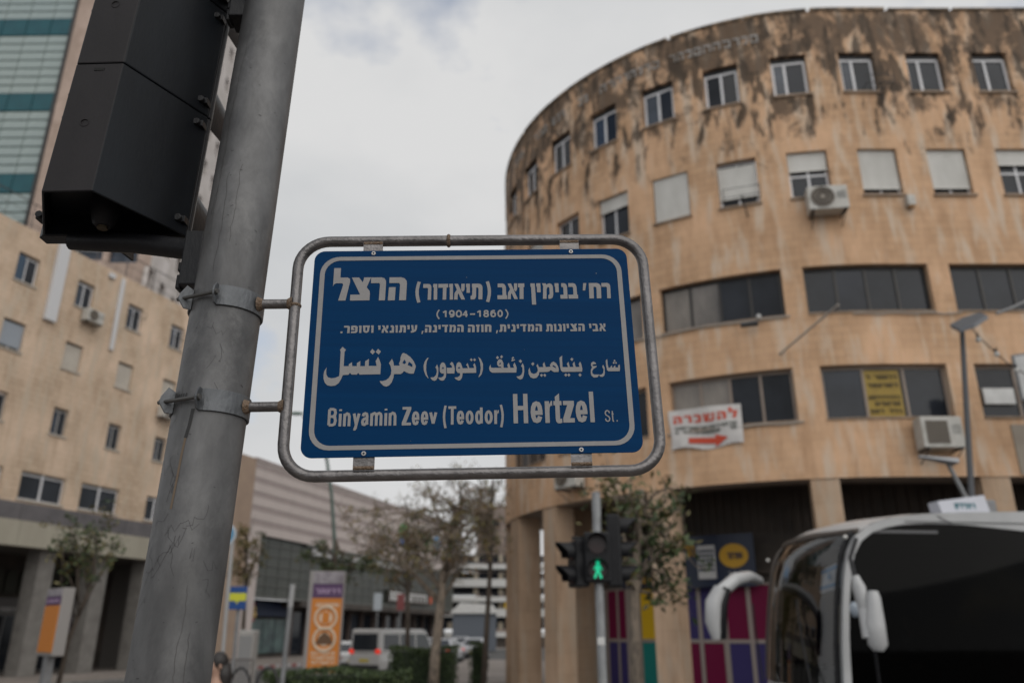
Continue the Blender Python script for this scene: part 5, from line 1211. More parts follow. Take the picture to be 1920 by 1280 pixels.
make_tree('brownish tree further down the street between the mall and the slim tree', [gz(765, 1215, 38), aty(765, 1150, 38), aty(764, 1080, 38), aty(762, 1000, 38)], .12, aty(746, 1010, 38), (2.9, 1.6, 2.0), 1900, .085, 'y', 17, twigs=9, limbs=26)
def hedge(label, x0, x1, y0, y1, z1, n, seed):
    r = random.Random(seed); t = thing('hedge', ((x0 + x1) / 2, (y0 + y1) / 2, 0), label, 'hedge', 'clipped hedges on the median')
    mb = MB(); mb.box(x0 + .12, x1 - .12, y0 + .12, y1 - .12, 0, z1 - .12); mb.build('core', mat('hedge_core', (.012, .02, .008), .9), t)
    mb = MB()
    for i in range(n):
        f = r.random(); x, y, z = r.uniform(x0, x1), r.uniform(y0, y1), r.uniform(.05, z1)
        if f < .45: y = y0 + abs(r.gauss(0, .07))
        elif f < .85: z = z1 - abs(r.gauss(0, .05)) + .05 * math.sin(x * 3)
        elif f < .93: x = x0 + abs(r.gauss(0, .07))
        else: x = x1 - abs(r.gauss(0, .07))
        leaf(mb, (x, y, z), .045, r, r.choice((0, 0, 1, 2 if z > z1 * .7 else 1)))
    mb.build('foliage', leafs['h'], t)
x0, x1 = aty(505, 1262, 17)[0], aty(765, 1255, 17)[0]; hedge('long low hedge along the bottom under the orange totem', x0, x1, 16.5, 18, aty(640, 1258, 16.5)[2], 5200, 1)
x0, x1 = aty(733, 1230, 25)[0], aty(858, 1230, 25)[0]; hedge('taller clipped hedge at the foot of the pale slim trunk', x0, x1, 24.4, 26, aty(790, 1213, 24.4)[2], 3600, 2)
x0, x1 = aty(880, 1230, 29)[0], aty(914, 1230, 29)[0]; hedge('small hedge block near the left edge of the round building', x0, x1, 28.5, 31, aty(895, 1205, 28.5)[2], 1400, 3)

# ------------------------------------------------------------------ vehicles down the street
glz = mat('car_glass', (.02, .024, .03), .08, spec=.7); tyre = mat('tyre_rubber', (.015, .015, .015), .85); rimm = mat('wheel_rim', (.28, .28, .29), .35, .7)
redl = mat('lit_tail_light', (.5, .02, .01), .3, emit=(1, .06, .03), estr=.45); redd = mat('tail_light', (.3, .015, .01), .3); headl = mat('head_light', (.6, .6, .6), .15)
def car(name, label, cat, paint, L_, W_, H_, kind, group=None, lit=True):
    """local frame: x forward, origin on the ground under the middle"""
    t = thing(name, (0, 0, 0), label, cat, group); hw = W_ / 2; I_ = lambda x, y, z: (x, y, z); b = L_ / 2
    if kind == 'van': st = [(-b, .35, .95, .95), (-b + .08, .28, 1.0, .99), (b - 1.1, .28, 1.05, 1), (b - .35, .28, .95, .97), (b, .35, .75, .9)]; cab = [(-b + .03, H_ - .05), (-b + .12, H_), (b - 1.35, H_), (b - 1.0, H_ - .1), (b - .45, 1.02), (-b + .0, 1.0)]
    else: st = [(-b, .4, .85, .9), (-b + .15, .25, .95, .98), (0, .22, .93, 1), (b - .9, .24, .86, 1), (b - .15, .28, .7, .94), (b, .4, .62, .85)]; cab = [(-b + .95, H_ - .06), (-.5, H_), (.25, H_ - .01), (.55, H_ - .05), (b - 1.25, .9), (-b + .35, .94)]
    mb = MB(); rg = [[(x, -hw * w_, zb), (x, -hw * w_, (zb + zt) * .5), (x, -hw * w_ * .95, zt), (x, hw * w_ * .95, zt), (x, hw * w_, (zb + zt) * .5), (x, hw * w_, zb)] for x, zb, zt, w_ in st]
    for i in range(len(rg) - 1): mb.ring(rg[i], rg[i + 1])
    mb.poly(rg[0]); mb.poly(rg[-1][::-1]); body = mb.build('body', paint, t, bevel=.05)
    mb = MB(); yb, yt = hw * .93, hw * (.86 if kind == 'van' else .72)
    lo = lambda p, s_: (p[0], s_ * (yb + (yt - yb) * min(1, max(0, (p[1] - .95) / (H_ - .95)))), p[1])
    Lp = [lo(p, -1) for p in cab]; Rp = [lo(p, 1) for p in cab]; mb.poly(Lp); mb.poly(Rp[::-1]); mb.ring(Lp[::-1], Rp[::-1]); cb = mb.build('cabin', paint, t, bevel=.04)
    # windows
    def side(xa, xb, xa2, xb2, z0, z1, s_):
        mb = MB(); f = lambda x, z: (x, s_ * ((yb + (yt - yb) * min(1, max(0, (z - .95) / (H_ - .95)))) + .006), z); q = [f(xa, z0), f(xb, z0), f(xb2, z1), f(xa2, z1)]; mb.poly(q if s_ < 0 else q[::-1]); mb.build('side_window', glz, t)
    for s_ in (-1, 1):
        if kind == 'van':
            side(-b + .3, -b + 1.5, -b + .32, -b + 1.5, 1.12, H_ - .22, s_); side(-b + 1.62, -b + 2.8, -b + 1.62, -b + 2.8, 1.12, H_ - .22, s_); side(-b + 2.92, b - .62, -b + 2.92, b - 1.05, 1.12, H_ - .22, s_)
        else: side(-b + .85, -.1, -b + 1.15, -.1, .97, H_ - .1, s_); side(.0, b - 1.35, 0, .42, .97, H_ - .1, s_)
    mb = MB()
    if kind == 'van': mb.poly([(-b - .012, yb * .82, 1.1), (-b - .012, -yb * .82, 1.1), (-b + .012, -yt * .85, H_ - .2), (-b + .012, yt * .85, H_ - .2)])
    else: mb.poly([(-b + .385, yb * .85, .985), (-b + .385, -yb * .85, .985), (-b + .90, -yt * .85, H_ - .1), (-b + .90, yt * .85, H_ - .1)])
    mb.build('rear_window', glz, t)
    mb = MB(); xa = b - .47 if kind == 'van' else b - 1.27; xb = b - .98 if kind == 'van' else .57
    mb.poly([(xa + .01, -yb * .85, 1.05 if kind == 'van' else .93), (xa + .01, yb * .85, 1.05 if kind == 'van' else .93), (xb + .03, yt * .85, H_ - .14), (xb + .03, -yt * .85, H_ - .14)]); mb.build('windscreen', glz, t)
    for x in (-b + .85, b - .85):
        for s_ in (-1, 1):
            mb = MB(); mb.cyl((x, s_ * (hw - .19), .32), (x, s_ * (hw + .01), .32), .32, 20); wh = mb.build('wheel', tyre, t, smooth=True)
            mb = MB(); mb.cyl((x, s_ * (hw - .05), .32), (x, s_ * (hw + .022), .32), .2, 14); mb.build('rim', rimm, wh, smooth=True)
    for s_ in (-1, 1):
        mb = MB(); z0, z1 = (.98, 1.16) if kind == 'van' else (.66, .8)
        mb.box(-b - .03, -b + .05, min(s_ * (hw - .3), s_ * (hw - .06)), max(s_ * (hw - .3), s_ * (hw - .06)), z0, z1); mb.build('tail_light', redl if lit else redd, t)
        mb = MB(); mb.box(b - .12, b + .01, min(s_ * (hw - .42), s_ * (hw - .14)), max(s_ * (hw - .42), s_ * (hw - .14)), .58, .72); mb.build('headlight', headl, t)
    mb = MB(); mb.box(-b - .03, -b + .05, -.26, .26, .62 if kind == 'van' else .5, .74 if kind == 'van' else .6); mb.build('number_plate', mat('number_plate', (.5, .38, .04), .5), t)
    mb = MB(); mb.box(-b - .06, -b + .3, -hw * .9, hw * .9, .3, .5); mb.build('bumper', dark_metal, t, bevel=.03)
    return t
silver = mat('silver_paint', (.5, .49, .48), .3, .2); whitep = mat('white_car_paint', (.6, .6, .6), .3); greyp = mat('light_grey_paint', (.42, .43, .45), .3, .2)
def put(t, u, v, Y, head): x = aty(u, v, Y)[0]; t.location = (x, Y, -.12); t.rotation_euler = (0, 0, R(head)); ORG[t.name] = (x, Y, -.12)
v_ = car('minivan', 'silver minivan with lit red tail lights driving away behind the hedge', 'van', silver, 4.8, 1.85, 2.02, 'van'); put(v_, 742, 1215, 41, 62)
c1 = car('white_car', 'white hatchback half hidden by the orange totem', 'car', whitep, 4.2, 1.75, 1.46, 'car', 'cars in the street', False); put(c1, 648, 1215, 44, 112)
c2 = car('white_car', 'white car with lit tail lights just ahead of the silver minivan', 'car', greyp, 4.3, 1.75, 1.5, 'car', 'cars in the street'); put(c2, 836, 1200, 58, 80)
c3 = copy_tree(c2, (aty(812, 1195, 66)[0], 66, -.12), R(84), 'pale car in the queue seen just left of the slim tree trunk')
c4_ = copy_tree(c2, (aty(892, 1190, 64)[0], 64, -.12), R(86), 'pale car far down the street just right of the taller hedge')
c5_ = copy_tree(c2, (aty(866, 1186, 80)[0], 80, -.12), R(88), 'smallest pale car, farthest in the queue near the kiosk')

# ------------------------------------------------------------------ pedestrian signal
px, py = aty(1120, 1000, 9.5)[0], 9.5
sg = thing('pedestrian_signal', (px, py, 0), 'grey post with black traffic lights and a lit green walking figure', 'traffic light')
ztop = aty(1116, 925, 9.5)[2]
mb = MB(); mb.tube([(px, py, 0), (px, py, ztop)], .052, 16); mb.tube([(px, py, 0), (px, py, .9)], .07, 16); mb.build('post', mat('post_zinc', (.3, .31, .32), .5, .3, (.22, .225, .23), 6), sg, smooth=True)
mb = MB(); mb.ball((px, py, ztop), .055, 12, 6, sc=(1, 1, .5)); mb.build('cap', grey_metal, sg, smooth=True)
def visor(mb, c, d, r_, ln, up=Vector((0, 0, 1))):
    c = Vector(c); d = Vector(d).normalized(); s_ = d.cross(up).normalized(); n = 14; rg = []
    for i in range(n + 1):
        a = R(-35 + 250 * i / n); e = s_ * math.cos(a) + up * math.sin(a); l_ = ln * (.45 + .55 * max(0, math.sin(a)))
        rg.append([c + e * r_, c + e * r_ + d * l_, c + e * (r_ - .008) + d * l_, c + e * (r_ - .008)])
    for i in range(n): mb.ring(rg[i], rg[i + 1])
def head(x, y, z0, dirv, n, r_, hh, greens=()):
    d = Vector(dirv).normalized(); s_ = Vector((d.y, -d.x, 0)); c = Vector((x, y, 0)); w_ = r_ * 1.28
    f = lambda a, o, z: tuple(c + s_ * a - d * (o) + Vector((0, 0, z)))
    mb = MB(); mb.box(-w_, w_, 0, .16, z0, z0 + hh * n, 0, f); h = mb.build('head', black_p, sg, bevel=.02)
    for i in range(n):
        zc = z0 + hh * (i + .5); q = c + d * .002 + Vector((0, 0, zc)); mb = MB(); visor(mb, q, d, r_, .2); mb.build('visor', black_p, h, smooth=True)
        mb = MB(); mb.tube([tuple(q), tuple(q + d * .012)], r_ * .9, 20); mb.build('lens', mat('dark_lens', (.03, .012, .012), .25), h, smooth=True)
    return h, f
zc = aty(1118, 1066, 9.3)[2]
h, f = head(px - .02, py - .12, zc - .14, (-.08, -1, 0), 2, .115, .28)
grn = mat('green_walking_figure', (.02, .4, .2), .4, emit=(.0, .55, .27), estr=.8)
def fg(a, o, z): return f(a, -.02 - o, zc + z)
mb = MB(); k = [0]
def lp(pts): k[0] += 1; mb.poly([fg(a * 1.0, .0 + .0006 * k[0], z) for a, z in pts])
lp([(.022 * math.cos(R(q)), .072 + .022 * math.sin(R(q))) for q in range(0, 360, 30)])
lp([(-.028, .045), (-.02, -.02), (.022, -.02), (.028, .045), (.01, .052), (-.012, .052)])
lp([(-.028, .045), (-.052, .0), (-.044, -.012), (-.024, .02)]); lp([(.028, .045), (.05, .005), (.042, -.008), (.024, .02)])
lp([(-.02, -.02), (-.048, -.095), (-.022, -.098), (.006, -.02)]); lp([(-.002, -.02), (.026, -.098), (.05, -.09), (.022, -.02)])
mb.build('walking_figure', grn, h)
zs_ = aty(1150, 1100, 9.5)[2]; head(px + .27, py + .02, zs_, (1, -.12, 0), 3, .105, .27)
head(px - .3, py + .04, aty(1075, 1100, 9.5)[2], (-1, -.35, 0), 2, .11, .26)
mb = MB()
for z in (zc - .1, zc + .34): mb.box(px - .3, px + .3, py - .02, py + .02, z, z + .04)
mb.build('cross_bracket', black_p, sg)
mb = MB(); mb.box(px - .06, px + .06, py - .13, py - .06, 1.0, 1.2); mb.build('push_button_box', mat('signal_yellow', (.4, .28, .02), .5), sg, bevel=.01)
mb = MB(); mb.box(px - .045, px + .035, py - .0535, py - .0525, 1.62, 1.7); mb.build('sticker', white_paint, sg)

# ------------------------------------------------------------------ street lamps and wires at the right
def lampline(a, b): a, b = Vector(a), Vector(b); k = a.z / (a.z - b.z); g_ = a + (b - a) * k; return g_
A_ = aty(1804, 622, 14.2); B_ = aty(1822, 935, 14.2); G = lampline(A_, B_)
sl = thing('street_lamp', tuple(G), 'dark slim street lamp rising behind the bus with a tilted flat head', 'street lamp')
mb = MB(); mb.tube([G, B_, A_], [.07, .055, .045], 10); mb.build('pole', mat('lamp_pole_grey', (.075, .078, .085), .5, .3), sl, smooth=True)
mb = MB(); p, q = Vector(aty(1788, 612, 14.0)), Vector(aty(1846, 588, 13.8)); d = q - p; u_ = Vector((.0, .14, .1))
pts = [p - u_, p + d * .45 - u_ * 1.25, q - u_ * .5, q + u_ * .9, p + d * .5 + u_ * 1.3, p + u_ * .9]; dn = Vector((.0, -.03, -.09)); mb.poly(pts); mb.poly([x + dn for x in pts][::-1]); mb.ring(pts[::-1], [x + dn for x in pts][::-1])
lh = mb.build('lamp_head', mat('lamp_head_grey', (.1, .105, .115), .4, .3), sl, bevel=.01)
mb = MB(); mb.poly([p + d * .12 + dn * 1.05 - u_ * .7, p + d * .85 + dn * 1.05 - u_ * .5, p + d * .85 + dn * 1.05 + u_ * .5, p + d * .12 + dn * 1.05 + u_ * .6]); mb.build('lamp_glass', mat('lamp_glass', (.25, .26, .27), .2), lh)
a, b = Vector(aty(1774, 862, 15)), Vector(aty(1812, 935, 15)); G = lampline(a, b); G.x = b.x + .05
s2 = thing('street_lamp', tuple(G), 'pale street lamp with a level flat head just above the bus roof', 'street lamp')
mb = MB(); mb.tube([G, (G.x, 15, b.z - .3), b, a], [.06, .055, .045, .04], 10); mb.build('pole', grey_metal, s2, smooth=True)
p, q = Vector(aty(1722, 857, 14.8)), Vector(aty(1792, 866, 15)); mb = MB(); w2 = Vector((.02, .17, 0)); up = Vector((0, 0, .045)); mb.hexa([p - w2 * .3, q - w2 - up, q + w2 - up, p + w2 * .3, p - w2 * .3 + up * .6, q - w2 + up, q + w2 + up, p + w2 * .3 + up * .6]); mb.build('lamp_head', mat('lamp_head_pale', (.33, .34, .36), .4, .3), s2, bevel=.01)
t = thing('string_lights', aty(1825, 600, 14), 'black cable with small bare bulbs hanging from the street lamp at right', 'string lights')
w3 = [aty(1812, 603, 14.1), aty(1840, 636, 14.3), aty(1868, 662, 14.6), aty(1893, 684, 15), aty(1935, 708, 15.5)]
mb = MB(); mb.tube(w3, .012, 5); mb.build('cable', dark_metal, t)
for u, v, Y in ((1834, 637, 14.2), (1869, 664, 14.5), (1906, 694, 15)):
    mb = MB(); c = Vector(aty(u, v, Y)); mb.ball(c, .05, 10, 8); mb.tube([c + Vector((0, 0, .04)), c + Vector((0, 0, .12))], .025, 8, 1); mb.build('bulb', [mat('clear_bulb', (.5, .5, .48), .15), dark_metal], t, smooth=True)
t = thing('bracket_post', aty(1925, 566, 14.5), 'thin grey arm reaching in from the right above the bus', 'post')
mb = MB(); mb.tube([aty(1868, 588, 14.5), aty(1896, 578, 14.5), aty(1960, 548, 14.5)], .03, 8); mb.build('arm', grey_metal, t)
mb = MB(); mb.tube([aty(1960, 548, 14.5), (aty(1960, 548, 14.5)[0] + .1, 14.5, 0)], .05, 8); mb.build('post', grey_metal, t)
t = thing('flag_pole', rf(-3.1, 0, 8.7), 'slanted pale bare flagpole fixed to the round building between the ribbon windows', 'flagpole')
wp_ = rhit(1462, 664); mb = MB(); mb.tube([rf(wp_[0], 0, wp_[1]), aty(1572, 571, 18.3)], .028, 8); mb.build('pole', mat('pale_pole', (.36, .33, .3), .5), t, smooth=True)
t = thing('projecting_sign', aty(1915, 720, 17.5), 'grey framed sign box projecting from the wall at the right edge', 'sign')
ps = straight((aty(1903, 700, 18)[0], 18), (1, -.6)); z0, z1 = aty(1910, 752, 18)[2], aty(1910, 665, 18)[2]
mb = MB(); mb.box(0, 1.6, 0, .25, z0, z1, 0, ps); bx_ = mb.build('box', grey_metal, t, bevel=.02)
mb = MB(); mb.box(.06, 1.54, -.012, -.002, z0 + .06, z1 - .06, 0, ps); mb.build('face', white_paint, bx_)
mb = MB(); mb.box(1.0, 1.1, .25, 2.3, z1 - .2, z1 - .1, 0, ps); mb.build('support_arm', dark_metal, t)

# ------------------------------------------------------------------ street furniture on the left and in the middle
og = mat('orange_panel', (.5, .165, .014), .45); pur = mat('purple_print', (.07, .03, .09), .5)
def totem(u0, u1, vt, vb, Y, label, facing, full=True):
    if not full: facing = (.93, -.37) if False else facing
    p0, p1 = aty(u0, vt, Y), aty(u1, vt, Y); zt = p0[2]; zb = aty(u0, vb, Y)[2]; xc = (p0[0] + p1[0]) / 2; w_ = (p1[0] - p0[0]) / 2 if full else .45
    t = thing('advertising_totem', (xc, Y, 0), label, 'totem', 'advertising totems'); f = straight((xc, Y), facing)
    mb = MB(); mb.box(-w_ - .12, w_ + .04, .02, .28, zb - .08, zt, 0, f); mb.build('cabinet', mat('totem_grey', (.26, .245, .235), .5, .2), t, bevel=.02)
    mb = MB(); mb.box(-.12, .12, .06, .22, 0, zb - .08, 0, f); mb.build('foot', grey_metal, t)
    h = zt - zb
    mb = MB(); mb.box(-w_, w_, 0, .02, zt - h * .125, zt - .02, 0, f); hd = mb.build('header', mat('header_grey', (.3, .28, .3), .5, 0, (.16, .14, .16), 4), t)
    mb = MB(); mb.box(-w_, w_, -.004, .02, zt - h * .27, zt - h * .13, 0, f); pp_ = mb.build('purple_band', pur, t)
    mb = MB(); marks(mb, f, -w_ * .8, w_ * .9, zt - h * .23, zt - h * .18, 5, -.015, rnd, dens=1); mb.build('print', mat('lilac_print', (.35, .25, .38), .5), pp_)
    mb = MB(); mb.box(-w_, w_, -.002, .02, zb, zt - h * .275, 0, f); fc = mb.build('orange_face', og, t)
    if full:
        mb = MB(); marks(mb, f, -w_ * .7, w_ * .85, zt - h * .36, zt - h * .325, 8, -.012, rnd, dens=1)
        for zz, n_ in ((.8, 8), (.845, 7), (.89, 8), (.95, 4)): marks(mb, f, -w_ * .8, w_ * .8, zt - h * (zz + .03), zt - h * zz, n_, -.012, rnd, dens=.95)
        mb.build('print', mat('cream_print', (.6, .5, .38), .5), fc)
        for zz, inner in ((.47, og), (.68, mat('brown_emblem', (.1, .05, .02), .5))):
            cz = zt - h * zz; r_ = w_ * .7
            mb = MB(); mb.tube([f(r_ * math.cos(R(a)), -.012, cz + r_ * math.sin(R(a))) for a in range(0, 360, 18)], .035, 6, closed=True); mb.poly([f(r_ * .62 * math.cos(R(a)), -.014, cz + r_ * .62 * math.sin(R(a))) for a in range(0, 360, 20)]); rn_ = mb.build('round_emblem', mat('cream_print', (.6, .5, .38)), fc)
            mb = MB()
            if zz < .5: mb.box(-.1, .1, -.03, -.018, cz - .16, cz + .16, 0, f)
            else: mb.poly([f(a, -.022, cz + z) for a, z in ((-.26, -.14), (.26, -.14), (.18, .06), (0, .2), (-.14, .08))])
            mb.build('emblem_mark', inner, rn_)
    return t
totem(590, 645, 1070, 1260, 24, 'tall orange advertising totem with purple band and round emblems in the hedge', (1, .1))
totem(88, 120, 1102, 1222, 19, 'narrow orange totem seen almost edge on before the left pillars', (.72, -.69), False)
def post(u0, v0, u1, v1, Y, r_): a = Vector(aty(u0, v0, Y)); b = Vector(aty(u1, v1, Y)); return a, lampline(a, b)
a, b = post(450, 1098, 434, 1280, 18, .04)
bs_ = thing('bus_stop_sign', tuple(b), 'blue square bus stop sign with yellow symbol just right of the thick pole', 'sign')
mb = MB(); mb.tube([b, a + Vector((0, .03, 0))], .04, 10); mb.build('post', grey_metal, bs_, smooth=True)
p0, p1 = aty(427, 1142, 18), aty(466, 1099, 18); fq = lambda x, o, z: (x, 18 - .06 + o, z)
mb = MB(); mb.box(p0[0], p1[0], 0, .03, p0[2], p1[2], 0, fq); pl_ = mb.build('plate', mat('bus_sign_blue', (.006, .05, .2), .4), bs_, bevel=.005)
cx, cz = (p0[0] + p1[0]) / 2, (p0[2] + p1[2]) / 2
mb = MB(); mb.poly([fq(cx + a_, -.006, cz + b_) for a_, b_ in ((-.19, -.06), (-.03, -.06), (.0, -.13), (.04, -.06), (.19, -.06), (.19, .1), (-.19, .1))]); e = mb.build('symbol', mat('sign_yellow', (.5, .5, .03), .5), pl_)
a, b = post(436, 1010, 413, 1280, 15, .04)
rs = thing('round_traffic_sign', tuple(b), 'round pale blue traffic sign half hidden behind the thick pole', 'traffic sign')
mb = MB(); mb.tube([b, a], .035, 10); mb.build('post', mat('post_pale', (.33, .33, .33), .5, .3), rs, smooth=True)
c = Vector(aty(424, 1002, 15)); mb = MB(); mb.tube([c + Vector((0, -.05, 0)), c + Vector((0, -.035, 0))], .2, 24); pl_ = mb.build('disc', mat('sign_pale', (.42, .46, .5), .4), rs, smooth=True)
mb = MB(); mb.tube([c + Vector((0, -.054, 0)), c + Vector((0, -.051, 0))], .165, 24); fc = mb.build('blue_field', mat('sign_mid_blue', (.08, .22, .35), .4), pl_, smooth=True)
mb = MB(); mb.poly([(c.x + x, c.y - .058, c.z + z) for x, z in ((-.03, -.11), (.03, -.11), (.03, .02), (.09, .02), (0, .12), (-.09, .02), (-.03, .02))]); mb.build('arrow', white_paint, fc)
a, b = post(549, 1096, 529, 1280, 14, .04)
t = thing('white_topped_post', tuple(b), 'plain grey post with a pale top standing left of the orange totem', 'post')
mb = MB(); mb.tube([b, a], .042, 10); mb.build('shaft', grey_metal, t, smooth=True); mb = MB(); d = (b - a).normalized(); mb.tube([a + d * .35, a - d * .01], .045, 10); mb.build('band', mat('post_pale', (.33, .33, .33)), t, smooth=True)
G = Vector(gz(630, 1230, 45)); t = thing('arched_street_lamp', tuple(G), 'tall thin street lamp with curved green arm rising behind the orange totem', 'street lamp')
mb = MB(); mb.tube([G, aty(627, 1010, 45), aty(622, 930, 45), aty(613, 862, 45), aty(600, 820, 45), aty(580, 790, 45), aty(568, 780, 45)], [.14, .11, .1, .09, .08, .07, .06], 8); mb.build('pole', mat('grey_green_pole', (.1, .14, .125), .5, .3), t, smooth=True)
mb = MB(); c = Vector(aty(556, 775, 45)); mb.ball(c, .42, 12, 6, sc=(1.1, .5, .22)); mb.build('lamp_head', mat('green_lamp_head', (.04, .12, .07), .5), t, smooth=True)
# bicycle hoops
def hoop(u0, u1, v, Y, label):
    a, b = Vector(gz(u0, 1280, Y)), Vector(gz(u1, 1280, Y)); zt = aty((u0 + u1) / 2, v, Y)[2]
    t = thing('hoop_barrier', tuple((a + b) / 2), label, 'barrier', 'dark hoop barriers along the pavement')
    pts = [a, Vector((a.x, Y, zt * .6))] + [Vector(((a.x + b.x) / 2 - (b.x - a.x) / 2 * math.cos(R(q)), Y, zt * .6 + zt * .4 * math.sin(R(q)))) for q in range(20, 170, 20)] + [Vector((b.x, Y, zt * .6)), b]
    mb = MB(); mb.tube(pts, .025, 8); mb.build('tube', dark_metal, t, smooth=True)
hoop(427, 472, 1251, 14.5, 'dark hoop barrier directly below the bus stop sign'); hoop(478, 524, 1250, 15, 'dark hoop barrier just left of the white topped post')
cb = straight((aty(446, 1200, 24)[0], 24), (1, 0)); t = thing('utility_cabinet', (aty(446, 1200, 24)[0], 24, 0), 'pale utility cabinet with rounded top by the mall corner', 'cabinet')
zt = aty(450, 1180, 24)[2]; mb = MB(); mb.box(0, .45, 0, .5, 0, zt, 0, cb); c_ = mb.build('body', mat('cabinet_grey', (.33, .32, .3), .6, 0, (.25, .24, .23), 3), t, bevel=.05); mb = MB(); mb.box(.05, .4, -.012, -.002, .4, zt - .15, 0, cb); mb.build('door', mat('cabinet_door', (.2, .2, .2), .6), c_)
t = thing('railing', (aty(432, 1200, 22)[0], 22, 0), 'dark vertical bar railing at the mall corner near the thick pole', 'railing')
mb = MB(); x0, x1 = aty(428, 1200, 22)[0], aty(478, 1200, 22)[0]; zt = 1.1
for i in range(9): x = x0 + (x1 - x0) * i / 8; mb.tube([(x, 22, 0), (x, 22, zt)], .014, 5)
for z in (.15, zt): mb.tube([(x0, 22, z), (x1, 22, z)], .02, 5)
mb.build('bars', mat('railing_brown', (.075, .06, .055)), t)
for k_, (u, Y, l_) in enumerate(((705, 52, 'white disc sign on a short post by the mall'), (748, 55, 'narrow red and white sign on a post by the mall'))):
    a, b = post(u + 3, 1140, u, 1200, Y, .04); t = thing('small_street_sign', tuple(b), l_, 'sign'); mb = MB(); mb.tube([b, a], .05, 6); mb.build('post', grey_metal, t)
    mb = MB(); mb.box(a.x - .25, a.x + .25, Y - .08, Y - .04, a.z - .1, a.z + .9); mb.build('plate', mat('sign_pale', (.42, .46, .5)) if k_ == 0 else mat('dull_red', (.2, .05, .05), .5), t)

